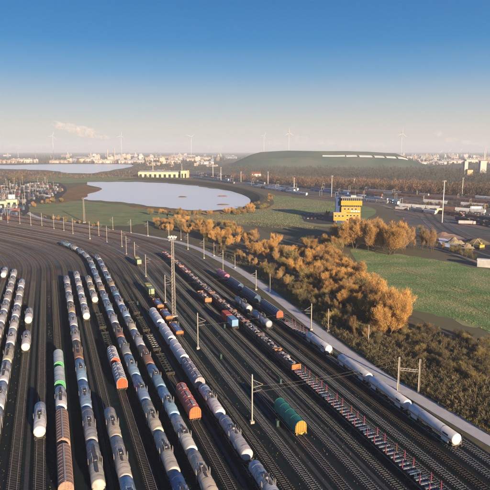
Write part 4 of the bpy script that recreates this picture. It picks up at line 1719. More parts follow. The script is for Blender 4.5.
ex = bpy.data.objects.new('excavator', None)
COL.objects.link(ex)
ex.location = G(480, 249)
ex.rotation_euler = (0, 0, R(25))
tag(ex, 'cream long-armed excavator working by the sand heaps', 'excavator')
part(ex, 'track', 'steel_dark', (0, -1.6, 0.6, 5.2, 0.8, 1.2))
part(ex, 'track', 'steel_dark', (0, 1.6, 0.6, 5.2, 0.8, 1.2))
part(ex, 'cab', 'yellow_paint', (0, 0, 2.2, 4.6, 3.4, 1.8), (1.0, 0.9, 3.6, 1.8, 1.5, 1.4))
a = MB()
a.tube((1.5, 0, 2.6), (-3.0, 0, 7.5), 0.4, 0.3, n=6)
link('boom', a.mesh('boom'), 'sand', ex)
a = MB()
a.tube((-3.0, 0, 7.5), (-7.0, 0, 3.6), 0.3, 0.22, n=6)
link('stick', a.mesh('stick'), 'sand', ex)
part(ex, 'bucket', 'steel_dark', (-7.2, 0, 2.9, 1.3, 1.2, 1.2))


def lorry(p, rz, c, label, group):
    r = bpy.data.objects.new('lorry', None)
    COL.objects.link(r)
    r.location = p
    r.rotation_euler = (0, 0, rz)
    tag(r, label, 'lorry', group)
    mb = MB().box(-1.6, 0, 2.35, 12.4, 2.5, 2.7)
    link('cargo_box', mb.mesh('cargo_box'), 'far_paint', r, color=c)
    mb = MB().box(6.2, 0, 2.0, 2.2, 2.4, 2.6)
    link('cab', mb.mesh('cab'), 'far_paint', r, color=(0.45, 0.45, 0.45))
    wm_ = MB().tube((0, -1.2, 0), (0, 1.2, 0), 0.5, n=10).mesh('wheels')
    for x in (-6.4, -5.1, 3.6, 6.4):
        link('wheels', wm_, 'steel_dark', r, (x, 0, 0.5))


lorry(G(467, 224.5), R(-10), (0.42, 0.42, 0.42), 'grey lorry parked on the bare ground right of floodlight pole', 'lorries at the right')
rr = random.Random(8)
for i in range(26):
    q = G(455 + (i % 13) * 2.9, 212.5 + 2.6 * (i // 13) + 0.22 * (i % 13))
    car(q, R(75), rr.choice([(0.06, 0.06, 0.07), (0.3, 0.3, 0.32), (0.12, 0.13, 0.16), (0.5, 0.5, 0.5)]), 'small dark car in the parked rows right of the floodlight pole', 'cars parked at the right')
lorry(G(402, 210), R(-40), (0.5, 0.5, 0.48), 'white lorry on the curving road right of the signal building', 'lorries at the right')
lorry(G(477, 209.5), R(-8), (0.6, 0.66, 0.75), 'pale blue lorry near the far rail tracks at right', 'lorries at the right')

# far trains, tracks and gantries in the corridor behind the pond
def corridor(k):
    """polyline of the k-th far track"""
    f = k / 7
    up = [(150, 170.6), (200, 173.2), (260, 178.8), (330, 186.3), (400, 192), (500, 200.5), (600, 209)]
    lo_ = [(150, 174.6), (190, 178), (235, 184), (300, 194.5), (370, 204), (500, 215), (600, 230)]
    return smooth_loop([G(a[0] + (b[0] - a[0]) * f, a[1] + (b[1] - a[1]) * f) for a, b in zip(up, lo_)], 8, False)


for k in range(8):
    ln = corridor(k)
    tr = bpy.data.objects.new('railway_track', None)
    COL.objects.link(tr)
    tr['kind'] = 'structure'
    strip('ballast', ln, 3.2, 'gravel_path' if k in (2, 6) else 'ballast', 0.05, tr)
    for off in (-0.75, 0.75):
        mb = MB()
        e = []
        n = len(ln)
        for i in range(n):
            a, b = ln[max(i - 1, 0)], ln[min(i + 1, n - 1)]
            d = Vector((b[0] - a[0], b[1] - a[1])).normalized()
            e.append((ln[i][0] - d.y * off, ln[i][1] + d.x * off))
        vs_ = []
        for (x, y) in e:
            vs_ += [(x, y - 0.08, 0.05), (x, y - 0.08, 0.22), (x, y + 0.08, 0.22), (x, y + 0.08, 0.05)]
        fs_ = [(4 * i + j, 4 * i + j + 1, 4 * i + j + 5, 4 * i + j + 4) for i in range(n - 1) for j in range(3)]
        mb.add(vs_, fs_)
        link('rail', mb.mesh('rail'), 'rail', tr)

def zone_of(fx):
    return 'beside the pond' if fx < 240 else 'left of the signal building' if fx < 335 else 'behind the signal building' if fx < 400 else 'near the white floodlight pole'


def plain_track(pix, m='gravel_path', wd=2.6):
    ln = smooth_loop([G(*q) for q in pix], 8, False)
    tr = bpy.data.objects.new('railway_track', None)
    COL.objects.link(tr)
    tr['kind'] = 'structure'
    strip('ballast', ln, wd, m, 0.05, tr)
    n = len(ln)
    for off in (-0.75, 0.75):
        mb = MB()
        for i in range(n - 1):
            a, b = Vector(ln[i]), Vector(ln[i + 1])
            d = (b - a).normalized()
            c = (a + b) / 2 + Vector((-d.y, d.x)) * off
            mb.box(c.x, c.y, 0.13, (b - a).length, 0.12, 0.16, math.atan2(d.y, d.x))
        link('rail', mb.mesh('rail'), 'rail', tr)


for dx, dy in ((0, 0), (5, -1.5), (11, -3), (18, -4.5)):
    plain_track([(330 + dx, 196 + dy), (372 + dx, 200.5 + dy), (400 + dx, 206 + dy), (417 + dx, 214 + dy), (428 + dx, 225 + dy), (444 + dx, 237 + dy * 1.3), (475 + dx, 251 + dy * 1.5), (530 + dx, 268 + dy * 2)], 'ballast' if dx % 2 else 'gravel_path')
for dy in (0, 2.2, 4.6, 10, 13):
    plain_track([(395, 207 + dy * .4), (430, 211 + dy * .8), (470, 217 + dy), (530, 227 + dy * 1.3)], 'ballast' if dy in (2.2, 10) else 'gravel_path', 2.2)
strip('haul_road', smooth_loop([G(*q) for q in [(262, 189), (300, 194.5), (345, 199.5), (380, 202), (430, 203), (540, 209)]], 8, False), 6.5, 'reed', 0.06)
FW = MB()
FW.prism_x(arch(1.45, 1.0, 2.9, 4.1, 6), -8.2, 8.2)
FW.box(-5.5, 0, 0.55, 3.0, 2.2, 0.95)
FW.box(5.5, 0, 0.55, 3.0, 2.2, 0.95)
FW = FW.mesh('freight_wagon')
rr = random.Random(5)
far_pal = {'white': (0.74, 0.74, 0.72), 'blue': (0.12, 0.22, 0.4), 'brown': (0.22, 0.11, 0.07), 'grey': (0.3, 0.31, 0.33), 'dark': (0.07, 0.07, 0.08)}
for k in (0, 1, 2, 3, 4, 5, 6, 7):
    ln = corridor(k)
    acc = 0.0
    on = True
    run = rr.uniform(40, 160)
    col_n = rr.choice(list(far_pal))
    dist_ = 0.0
    nextw = 0.0
    for i in range(len(ln) - 1):
        a, b = Vector(ln[i]), Vector(ln[i + 1])
        seg = (b - a).length
        t = nextw
        while t < seg:
            q = a.lerp(b, t / seg)
            ang = math.atan2(b.y - a.y, b.x - a.x)
            fx = 245 + FOC * q.x / q.y
            if on and -20 < fx < 510:
                c = col_n if rr.random() < .7 else rr.choice(list(far_pal))
                o = link('freight_wagon', FW, 'far_paint', None, (q.x, q.y, 0.22), ang, far_pal[c])
                tag(o, f'distant {c} wagon {zone_of(fx)}, {ORD[k]} corridor track from the back', 'wagon', f'distant {c} freight wagons')
            t += 17.4
            run -= 17.4
            if run < 0:
                on = not on
                run = rr.uniform(90, 260) if on else rr.uniform(80, 220)
                col_n = rr.choice(list(far_pal))
        nextw = t - seg

for q, (pix, cn) in enumerate([([(432, 212.6), (462, 217.2), (500, 223)], 'brown'), ([(405, 210.3), (422, 212.5), (440, 215)], 'grey'), ([(448, 219), (475, 223.5), (505, 229.5)], 'dark'), ([(352, 196.5), (380, 200), (396, 204)], 'white')]):
    ln = smooth_loop([G(*p_) for p_ in pix], 12, False)
    acc = 0.0
    for i in range(len(ln) - 1):
        a, b = Vector(ln[i]), Vector(ln[i + 1])
        acc += (b - a).length
        if acc >= 17.4:
            acc = 0.0
            c = cn if rr.random() < .7 else rr.choice(list(far_pal))
            o = link('freight_wagon', FW, 'far_paint', None, (b.x, b.y, 0.24), math.atan2(b.y - a.y, b.x - a.x), far_pal[c])
            tag(o, f'distant {c} wagon on the bare ground ' + ['right of the floodlight pole, front line', 'left of the floodlight pole', 'right of the floodlight pole, near the lorry', 'behind the tall clump of trees'][q], 'wagon', f'distant {c} freight wagons')

GA = MB()
GA.box(0, -6, 4.2, 0.32, 0.32, 8.4)
GA.box(0, 6, 4.2, 0.32, 0.32, 8.4)
GA.box(0, 0, 8.1, 0.25, 12.4, 0.3)
GA = GA.mesh('catenary_gantry')
for i in range(46):
    f = i / 45
    ln = corridor(1.5 + (i % 3) * 2.3)
    q = ln[min(len(ln) - 1, int((0.02 + 0.8 * f) * len(ln)))]
    o = link('catenary_gantry', GA, 'concrete_pale', None, (q[0], q[1], 0), R(-25) + rr.uniform(-.1, .1))
    tag(o, f'small pale catenary gantry over the far rail corridor, {zone_of(245 + FOC * q[0] / q[1])}', 'gantry', 'gantries over the far rail corridor')

# crowded freight yard beyond the tracks at the left
TRL = MB()
TRL.box(0, 0, 2.2, 11.6, 2.4, 2.2)
TRL.box(-4.0, 0, 0.55, 3.6, 2.3, 1.1)
TRL.box(4.6, 0, 0.6, 0.5, 1.8, 1.1)
TRL = TRL.mesh('freight_trailer')
rr = random.Random(11)
tpal = {'white': (0.45, 0.45, 0.45), 'grey': (0.2, 0.21, 0.24), 'blue': (0.1, 0.14, 0.22), 'orange': (0.32, 0.2, 0.1), 'dark': (0.06, 0.065, 0.075), 'red': (0.2, 0.08, 0.07)}
poly = [(-25, 189), (0, 186), (35, 182.5), (58, 185), (64, 189.5), (52, 196), (36, 200.5), (25, 206), (20, 212), (5, 220), (-30, 222)]


def inside(x, y, pl):
    c = False
    n = len(pl)
    for i in range(n):
        x1, y1 = pl[i]
        x2, y2 = pl[i - 1]
        if (y1 > y) != (y2 > y) and x < (x2 - x1) * (y - y1) / (y2 - y1) + x1:
            c = not c
    return c


A = R(90 + 48)
cA, sA_ = math.cos(A), math.sin(A)
cnt = 0
for rowi in range(-30, 30):
    if rowi % 4 == 3:
        continue
    runc = rr.choice(['white', 'grey', 'dark', 'blue', 'grey'])
    for coli in range(-60, 60):
        if rr.random() < 0.42:
            continue
        q = Vector((-330, 760)) + Vector((cA, sA_)) * (coli * 15.0) + Vector((-sA_, cA)) * (rowi * 7.5)
        fy = frame_y((q.x, q.y, 0))
        d = q.y * math.cos(PITCH) + CAM_H * math.sin(PITCH)
        fx = 245 + FOC * q.x / d
        if not (-6 < fx < 66 and inside(fx, fy, poly)):
            continue
        c = runc if rr.random() < .5 else rr.choice(['white', 'dark', 'grey', 'dark', 'blue', 'orange', 'red', 'grey', 'dark'])
        o = link('freight_trailer', TRL, 'far_paint', None, (q.x, q.y, 0.02), A + rr.uniform(-.05, .05) + (math.pi / 2 if rowi % 8 == 0 else 0), tpal[c])
        tag(o, f'{c} freight trailer in the crowded far yard, ' + ('at its back' if fy < 190 else 'in its middle' if fy < 199 else 'at its front') + (' by the frame edge' if fx < 20 else ' by the road bend' if fx > 42 else ''), 'trailer', f'{c} trailers in the far yard')
        cnt += 1
LP = MB()
LP.tube((0, 0, 0), (0, 0, 14), 0.3, 0.2, n=6)
LP.box(0, 0, 14, 2.4, 0.7, 0.5)
LP = LP.mesh('lamp_post')
for i in range(34):
    for _ in range(50):
        fx, fy = rr.uniform(-3, 62), rr.uniform(183, 218)
        if inside(fx, fy, poly):
            break
    o = link('lamp_post', LP, 'concrete_pale', None, G(fx, fy), rr.uniform(0, 3))
    tag(o, 'pale lamp post in the crowded yard beyond the tracks', 'lamp post', 'lamp posts in the far yard')


# ------------------------------------------------------------------ trees
def tree_meshes(seed, h, spread, twigs, upright=0.0, stems=1, tw=0.04):
    """bare winter tree: stems forking into rising limbs, and a haze of fine twigs"""
    rr = random.Random(seed)
    tr, cr = MB(), MB()
    tips = []

    def branch(p, d, L, r, lvl):
        n = 4 if lvl == 0 else 3
        for i in range(n):
            d2 = (d + Vector((rr.uniform(-.18, .18), rr.uniform(-.18, .18), rr.uniform(0, .2)))).normalized()
            q = p + d2 * (L / n)
            r2 = r * 0.8
            tr.tube(p, q, r, r2, n=5 if lvl == 0 else 3, caps=False)
            p, d, r = q, d2, r2
            if lvl < 2:
                for _ in range(3 if lvl == 0 else 2):
                    a = rr.uniform(0, 6.283)
                    side = Vector((math.cos(a), math.sin(a), 0))
                    nd = (d * (0.6 + upright) + side * spread * rr.uniform(.6, 1.2) + Vector((0, 0, 0.2))).normalized()
                    branch(p, nd, L * rr.uniform(.45, .7) * (1 - 0.12 * i), r * 0.55, lvl + 1)
            if lvl > 0 or i > 0:
                tips.append((p.copy(), d.copy(), lvl))
        tips.append((p.copy(), d.copy(), lvl))

    for k in range(stems):
        a = rr.uniform(0, 6.28)
        st = Vector((0, 0, 0)) if stems == 1 else Vector((math.cos(a) * .4, math.sin(a) * .4, 0))
        dr = Vector((rr.uniform(-.1, .1), rr.uniform(-.1, .1), 1)) if stems == 1 else Vector((math.cos(a) * .5, math.sin(a) * .5, 1)).normalized()
        branch(st - Vector((0, 0, .1)), dr, h * (0.72 if stems == 1 else 0.6), h * 0.012 + 0.04, 0)
    zmax = max(t[0].z for t in tips) + 0.06 * h
    k = h / zmax
    per = max(1, int(twigs / len(tips)))
    vs_, fs_ = [], []
    for (p, d, lvl) in tips:
        for _ in range(per):
            dv_ = (d * rr.uniform(0.3, 1.2) + Vector((rr.gauss(0, .42), rr.gauss(0, .42), rr.gauss(.35, .35)))).normalized()
            L = rr.uniform(.45, 1.35) * h / 12
            b = p + Vector((rr.gauss(0, .35), rr.gauss(0, .35), rr.gauss(-.2, .45))) * h / 12
            sd = dv_.cross(Vector((rr.gauss(0, 1), rr.gauss(0, 1), rr.gauss(0, 1)))).normalized() * tw * rr.uniform(.5, 1.3)
            if b.z < 0.1:
                continue
            o = len(vs_)
            vs_ += [b - sd, b + sd, b + dv_ * L]
            fs_.append((o, o + 1, o + 2))
    cr.add(vs_, fs_)
    for m_ in (tr, cr):
        m_.v = [(x * k, y * k, z * k) for (x, y, z) in m_.v]
    return tr.mesh('trunk'), cr.mesh('crown')


SPEC = {}


def tree(kind, p, h, label, group, rr):
    if kind not in SPEC:
        SPEC[kind] = []
        cfg = {'gold': (12, .7, 10000, 0.15, 2, .034), 'brown': (12, .55, 9000, .3, 1, .034), 'slim': (12, .3, 5000, .8, 1, .034), 'dark': (6, .9, 5000, 0.1, 4, .025),
               'olive': (6, .9, 5000, 0.1, 4, .025), 'goldbush': (6, .8, 5000, 0.2, 4, .026)}[kind]
        mt = {'gold': 'twig_gold', 'brown': 'twig_brown', 'slim': 'twig_brown', 'dark': 'twig_dark', 'olive': 'twig_olive', 'goldbush': 'twig_gold'}[kind]
        for v in range(4):
            t_, c_ = tree_meshes(hash((len(kind), v, kind[0])) % 1000 if False else 17 * v + len(kind) * 5 + ord(kind[0]), *cfg)
            SPEC[kind].append((t_, c_, mt, cfg[0]))
    t_, c_, mt, h0 = rr.choice(SPEC[kind])
    r = bpy.data.objects.new('bare_tree' if h > 5 else 'bare_bush', None)
    COL.objects.link(r)
    r.location = p
    k = h / h0
    r.scale = (k * rr.uniform(.9, 1.25), k * rr.uniform(.9, 1.25), k)
    r.rotation_euler = (0, 0, rr.uniform(0, 6.28))
    tag(r, label, 'tree' if h > 5 else 'bush', group)
    link('trunk', t_, 'bark', r)
    link('crown', c_, mt, r)


def scatter(poly, n, kinds, hr, label, group, seed, gap=2.5, place=None):
    rr = random.Random(seed)
    xs = [q[0] for q in poly]
    ys = [q[1] for q in poly]
    pts = []
    tries = 0
    while len(pts) < n and tries < 20000:
        tries += 1
        fx, fy = rr.uniform(min(xs), max(xs)), rr.uniform(min(ys), max(ys))
        if not inside(fx, fy, poly):
            continue
        g = G(fx, fy)
        if any((g - q).length < gap for q in pts):
            continue
        pts.append(g)
        k = rr.choice(kinds)
        word = {'gold': 'golden-orange', 'goldbush': 'golden-orange', 'brown': 'russet brown', 'slim': 'slim reddish', 'dark': 'dark brown', 'olive': 'olive brown'}[k]
        hgt = rr.uniform(*hr)
        size = 'tall' if hgt > hr[0] + 0.66 * (hr[1] - hr[0]) else ('low' if hgt < hr[0] + 0.33 * (hr[1] - hr[0]) else 'middling')
        spot = place(fx, fy) if place else ''
        tree(k, g, hgt, f'{size} {word} {label}{spot}', f'{word} {group}', rr)


def along_road(x, y):
    i = 0 if x < 215 else 1 if x < 245 else 2 if x < 275 else 3 if x < 305 else 4 if x < 335 else 5 if x < 365 else 6
    back = y < 232 + max(0, x - 200) * 0.5
    return [' at its far end', ' facing the pink wagon', ' facing the middle blue wagon', ' facing the nearest blue wagon', ' facing the first gas wagon',
            ' facing the second gas wagon', ' near the field corner'][i] + (', back row' if back else ', front row')


scatter([(178, 233), (205, 226), (235, 231), (265, 240), (300, 252), (335, 263), (362, 276), (382, 300), (396, 325), (385, 338), (350, 315), (315, 290), (280, 268), (245, 252), (210, 244)],
        165, ['gold', 'gold', 'gold', 'brown', 'goldbush', 'olive', 'brown'], (4.5, 10.5), 'tree in the thicket', 'trees of the roadside thicket', 1, 3.0, along_road)
scatter([(205, 247), (240, 262), (280, 286), (320, 317), (362, 342), (385, 345), (360, 320), (310, 292), (270, 270), (235, 254)],
        95, ['dark', 'brown', 'olive', 'brown', 'dark'], (3.2, 7.0), 'bush on the thicket front', 'bushes of the thicket front', 2, 2.5, along_road)
scatter([(338, 243), (352, 240), (378, 243), (404, 249), (408, 253), (395, 256), (368, 252), (345, 249)],
        24, ['brown', 'gold', 'brown'], (13, 21), 'tree in the clump right of signal building', 'trees of the tall clump', 3, 5, lambda x, y: ', at its left end' if x < 358 else (', at its right end' if x > 388 else ', in its middle'))
scatter([(404, 246), (418, 247), (434, 250), (433, 252.5), (416, 250), (404, 249)], 9, ['slim'], (12, 16), 'tree in the row behind the green field', 'trees of the field row', 4, 4)
scatter([(415, 228), (432, 236), (450, 248), (478, 260), (470, 261), (440, 251), (425, 243)], 26, ['dark', 'olive', 'brown'], (2.5, 5.5), 'bush on the earthworks bank', 'bushes of the earthworks', 15, 3, lambda x, y: ' near the slim trees' if x < 440 else ' near the cabin')
scatter([(380, 201), (430, 203.5), (495, 208), (495, 211), (430, 206), (382, 203.5)], 34, ['dark', 'brown', 'olive'], (3, 6), 'bush along the haul road', 'bushes of the haul road', 16, 5, lambda x, y: ' behind the signal building' if x < 410 else (' at the frame edge' if x > 465 else ' behind the floodlight pole'))
scatter([(150, 212), (185, 214), (215, 213.5), (242, 211), (258, 205), (268, 194), (276, 195), (268, 208), (250, 214.5), (215, 217), (180, 218), (150, 216)],
        46, ['goldbush', 'olive', 'goldbush', 'brown'], (4, 8), 'bush on the near pond bank', 'bushes of the pond bank', 5, 4, lambda x, y: ' at its left end' if x < 185 else (' at its right corner' if x > 245 else ' in the middle'))
scatter([(150, 224), (185, 221), (225, 224), (230, 230), (200, 228), (175, 232), (160, 231)], 40, ['brown', 'gold', 'dark', 'olive', 'goldbush'], (4, 8.5), 'tree at the far end of the thicket', 'trees at the thicket end', 6, 4)
scatter([(392, 336), (440, 330), (490, 342), (492, 395), (440, 372), (400, 352)], 52, ['dark', 'dark', 'olive'], (2.2, 4.4), 'bush on rough ground below the field', 'bushes of the rough ground', 7, 2.2, lambda x, y: ', at the frame edge' if x > 465 else (', nearest the golden trees' if x < 420 else ''))
scatter([(375, 320), (398, 318), (405, 332), (385, 338)], 8, ['gold'], (10, 14), 'tree standing at the corner of the green field', 'trees at the field corner', 8, 4)
scatter([(10, 180), (28, 177.5), (30, 180), (12, 183)], 9, ['dark'], (12, 17), 'tree clump near the far water at left', 'trees by the far water', 9, 8)
scatter([(30, 205), (60, 199), (64, 202), (40, 206), (32, 210)], 12, ['goldbush', 'olive'], (3, 5.5), 'bush beside the bend of the service road', 'bushes by the road bend', 10, 4)
scatter([(35, 216), (60, 219), (100, 225), (100, 227.5), (60, 222)], 14, ['olive', 'brown', 'goldbush'], (2.5, 4.5), 'bush along the meadow edge by the road', 'bushes of the meadow edge', 12, 4)
scatter([(300, 243), (330, 246), (345, 250), (335, 254), (305, 250)], 10, ['dark', 'olive', 'gold'], (6, 10), 'tree on the rough grass before the signal building', 'trees on the rough grass', 13, 5)
scatter([(325, 215), (330, 214), (331, 218), (326, 219)], 2, ['brown'], (7, 8), 'tree in the car park of the signal building', 'car park trees', 14, 3)


# woods too far off to tell the trees apart
def wood(name, poly, n, hr, m, seed, tris=34, size=2.6, thin=0.28):
    rr = random.Random(seed)
    xs = [q[0] for q in poly]
    ys = [q[1] for q in poly]
    vs_, fs_ = [], []
    got = 0
    while got < n:
        fx, fy = rr.uniform(min(xs), max(xs)), rr.uniform(min(ys), max(ys))
        if not inside(fx, fy, poly):
            continue
        got += 1
        g = G(fx, fy)
        h = rr.uniform(*hr)
        w_ = h * rr.uniform(.28, .45)
        for _ in range(tris):
            # point in an uneven crown
            a, u, rad = rr.uniform(0, 6.283), rr.uniform(0.12, 1), math.sqrt(rr.random())
            prof = math.sin(min(1, u * 1.15) * math.pi * 0.93) ** 0.6
            c = Vector((g.x + w_ * prof * rad * math.cos(a), g.y + w_ * prof * rad * math.sin(a), u * h))
            d1 = Vector((rr.gauss(0, .5), rr.gauss(0, .5), rr.gauss(.5, .5))) * size * h / 12
            d2 = Vector((rr.gauss(0, 1), rr.gauss(0, 1), rr.gauss(0, .4))) * size * thin * h / 12
            o = len(vs_)
            vs_ += [c - d2, c + d2, c + d1]
            fs_.append((o, o + 1, o + 2))
    mb = MB()
    mb.v, mb.f, mb.smooth = vs_, fs_, [False] * len(fs_)
    o = link(name, mb.mesh(name), m)
    tag(o, {'brown_wood': 'belt of bare brown woodland behind the rail corridor', 'dark_wood': 'dark woodland at the foot of the hill',
            'shore_wood': 'strip of trees along the far shore', 'horizon_wood': 'tree belts under the hazy skyline', 'undergrowth': 'dark brambles and brush beside the service road',
            'dry_grass': 'tufts of dry grass on the road verge', 'field_grass': 'uneven tussocks of grass on the green field', 'meadow_grass': 'uneven tussocks of grass on the meadows round the pond', 'track_weeds': 'sparse dry weeds between the sidings', 'marsh_scrub': 'low scrub between pond and far water'}[name], name.split('_')[1] if '_' in name else 'brush', None, 'stuff')


wood('brown_wood', [(232, 178), (300, 182), (360, 184.5), (430, 187.5), (520, 192), (520, 199), (430, 194.5), (360, 190.5), (300, 186.5), (235, 181)], 1500, (9, 15), 'far_wood', 1, 70, 2.6, 0.1)
wood('dark_wood', [(190, 166), (240, 167.5), (330, 169), (420, 169), (520, 170), (520, 186), (420, 182), (330, 178.5), (250, 174.5), (190, 170)], 1300, (7, 14), 'far_wood_dark', 2, 50, 2.8, 0.14)
wood('shore_wood', [(-20, 161.5), (140, 161.5), (140, 164), (60, 163.5), (-20, 164.4)], 800, (7, 14), 'far_wood', 3)
wood('horizon_wood', [(-30, 156), (520, 156), (520, 166), (410, 166), (400, 161), (240, 161), (180, 168), (130, 166), (140, 161.5), (-30, 161)], 1800, (7, 15), 'far_wood_dark', 4, 26, 4.5)
wood('marsh_scrub', [(-10, 172), (40, 172.5), (85, 175.5), (125, 171), (150, 166), (200, 170), (150, 179), (110, 178), (60, 179), (0, 183)], 700, (2.5, 7), 'far_wood', 5, 26, 4)
wood('undergrowth', [(212, 250), (250, 266), (300, 294), (345, 326), (395, 345), (440, 338), (500, 350), (500, 437), (440, 404.5), (390, 374), (340, 339), (290, 299.5), (255, 272.5), (225, 257)], 3600, (0.6, 2.2), 'twig_dark', 6, 60, 4.0, 0.07)
wood('dry_grass', [(196, 245.5), (250, 267), (300, 299), (350, 337), (400, 364), (500, 420), (500, 441), (440, 406), (390, 375.5), (340, 340), (290, 300.5), (255, 273.5), (225, 257.5)], 5200, (0.3, 0.9), 'twig_olive', 7, 14, 6, 0.1)

wood('field_grass', [(355, 251), (410, 257), (445, 262), (495, 273), (495, 334), (460, 321), (425, 311), (397, 305), (368, 275)], 30000, (0.12, 0.32), 'field', 8, 3, 9, 0.25)
wood('meadow_grass', [(165, 214), (215, 213), (256, 209), (272, 197), (300, 199), (340, 204), (338, 211), (298, 212), (299, 224), (325, 229), (280, 229), (230, 223), (180, 225)], 14000, (0.25, 0.55), 'meadow', 9, 3, 10, 0.25)
for q, pix in enumerate([[(372, 262), (400, 268), (440, 281), (495, 303)], [(374, 264), (401, 270.5), (439, 284), (495, 307)], [(380, 281), (410, 283), (450, 296), (495, 318)]]):
    strip('tyre_track', smooth_loop([G(*p_) for p_ in pix], 8, False), 0.9, 'reed', 0.05)
vs_, fs_ = [], []
rr = random.Random(31)
for i in range(1500):
    w = rr.choice([45, 50.5, 56, 61.3, 66.2, 78, 90.6, 23.5, 34.3, 39.8, -3, -13]) + rr.gauss(0, .5)
    s = rr.uniform(70, 330) if rr.random() < .5 else rr.gauss(rr.choice([110, 150, 205, 260]), 9)
    x, y, _ = yard(s, w)
    for k in range(5):
        a = rr.uniform(0, 6.28)
        L = rr.uniform(.1, .32)
        dx, dy = math.cos(a), math.sin(a)
        o_ = len(vs_)
        vs_ += [(x - dy * .06, y + dx * .06, 0.02), (x + dy * .06, y - dx * .06, 0.02), (x + dx * L * .7, y + dy * L * .7, L)]
        fs_.append((o_, o_ + 1, o_ + 2))
mb = MB()
mb.v, mb.f, mb.smooth = vs_, fs_, [False] * len(fs_)
tag(link('track_weeds', mb.mesh('track_weeds'), 'twig_dark'), 'sparse dry weeds between the sidings', 'weeds', None, 'stuff')
for w in (50.5, 61.2, 34.4, 8.6, -7.9):
    pts = [yard(70 + i * 10, w)[:2] for i in range(26)]
    strip('walkway', pts, 0.9, 'walk_gravel', 0.03)
cab = MB()
cab.box(0, 0, 0.75, 1.1, 0.6, 1.3)
cab.box(0, 0, 1.44, 1.2, 0.7, 0.08)
cab.box(0, 0, 0.06, 1.3, 0.8, 0.12)
cab = cab.mesh('relay_cabinet')
for q, (w, s) in enumerate([(50.5, 118), (50.5, 166), (61.2, 141), (61.2, 196), (45, 205), (34.4, 240), (78, 232), (66, 259), (8.6, 262)]):
    x, y, hd = yard(s, w)
    o = link('relay_cabinet', cab, 'deck_green', None, (x, y, 0.03), hd)
    near_ = ['left of the green hood wagon', 'between mast and light tower', 'right of the green hood wagon', 'left of the scrap train', 'near the light tower', 'behind the white row', 
             'next to the grey tank pair', 'behind the loose scrap wagon', 'between the short rows'][q]
    tag(o, f'small dark green relay cabinet {near_}', 'cabinet', 'relay cabinets in the yard')

# ------------------------------------------------------------------ wind turbines
mat('tower_grey', (0.5, 0.5, 0.5), (0.42, 0.42, 0.42), scale=0.2, rough=0.7)


def turbine(xp, dist, hub_y, blade, label, ang):
    q = dist
    # height of the hub from its frame row
    lo, hi = 0.0, 500.0
    for _ in range(40):
        m = (lo + hi) / 2
        if frame_y((0, q, m)) > hub_y:
            lo = m
        else:
            hi = m
    h = lo
    d = q * math.cos(PITCH) - (h - CAM_H) * math.sin(PITCH)
    X = (xp - 245) / FOC * d
    r = bpy.data.objects.new('wind_turbine', None)
    COL.objects.link(r)
    r.location = (X, q, 0)
    r.rotation_euler = (0, 0, R(20))
    tag(r, label, 'wind turbine', 'wind turbines on the skyline')
    a = MB().tube((0, 0, 0), (0, 0, h), 1.5, 0.9, n=12)
    link('tower', a.mesh('tower'), 'tower_grey', r)
    a = MB().box(0, 1.0, h + 1.2, 2.8, 9, 2.8)
    nc = link('nacelle', a.mesh('nacelle'), 'tower_grey', r)
    b = MB()
    b.add([(-.6, 0, 1), (.6, 0.3, 1), (1.0, 0.3, blade * .22), (-.6, 0, blade * .22), (-0.2, 0, blade), (0.15, 0.1, blade),
           (-.6, .5, 1), (.6, .7, 1), (1.0, .6, blade * .22), (-.6, .5, blade * .22), (-0.2, .2, blade), (0.15, .25, blade)],
          [(0, 1, 2, 3), (3, 2, 5, 4), (9, 8, 7, 6), (10, 11, 8, 9), (0, 3, 9, 6), (3, 4, 10, 9), (1, 7, 8, 2), (2, 8, 11, 5), (4, 5, 11, 10)])
    bm = b.mesh('blade')
    for k in range(3):
        o = link('blade', bm, 'tower_grey', r, (0, -5.2, h + 1.2))
        o.rotation_euler = (0, ang + k * 2 * math.pi / 3, 0)
    hb = MB()
    hb.lathe_z([(0, 1.7), (1.5, 1.5), (2.6, 0.4)], 0, 0, 10)
    o = link('hub', hb.mesh('hub'), 'tower_grey', r, (0, -4.2, h + 1.2))
    o.rotation_euler = (math.pi / 2, 0, 0)


turbine(402, 2900, 133.5, 34, 'tall wind turbine right of the landfill hill', 0.1)
turbine(289, 3100, 133, 32, 'tall wind turbine above the crest of the hill', 0.0)
turbine(264, 3800, 136, 28, 'smaller wind turbine left of the one above the hill', 0.5)
turbine(191, 3400, 137, 32, 'wind turbine above the far rail corridor', 0.9)
turbine(121, 3800, 136, 34, 'wind turbine behind the far water, right one', 0.2)
turbine(52.5, 3600, 136, 34, 'wind turbine behind the far water, left one', 0.3)

# ------------------------------------------------------------------ skyline industry
def ground_at(xp, dist):
    d = dist * math.cos(PITCH) + CAM_H * math.sin(PITCH)
    return Vector(((xp - 245) / FOC * d, dist, 0))


rr = random.Random(77)
pal = [(0.5, 0.46, 0.43), (0.44, 0.36, 0.3), (0.45, 0.45, 0.47), (0.28, 0.3, 0.34), (0.36, 0.25, 0.19), (0.22, 0.26, 0.33), (0.5, 0.42, 0.33), (0.62, 0.6, 0.58)]
KINDS_ = {}


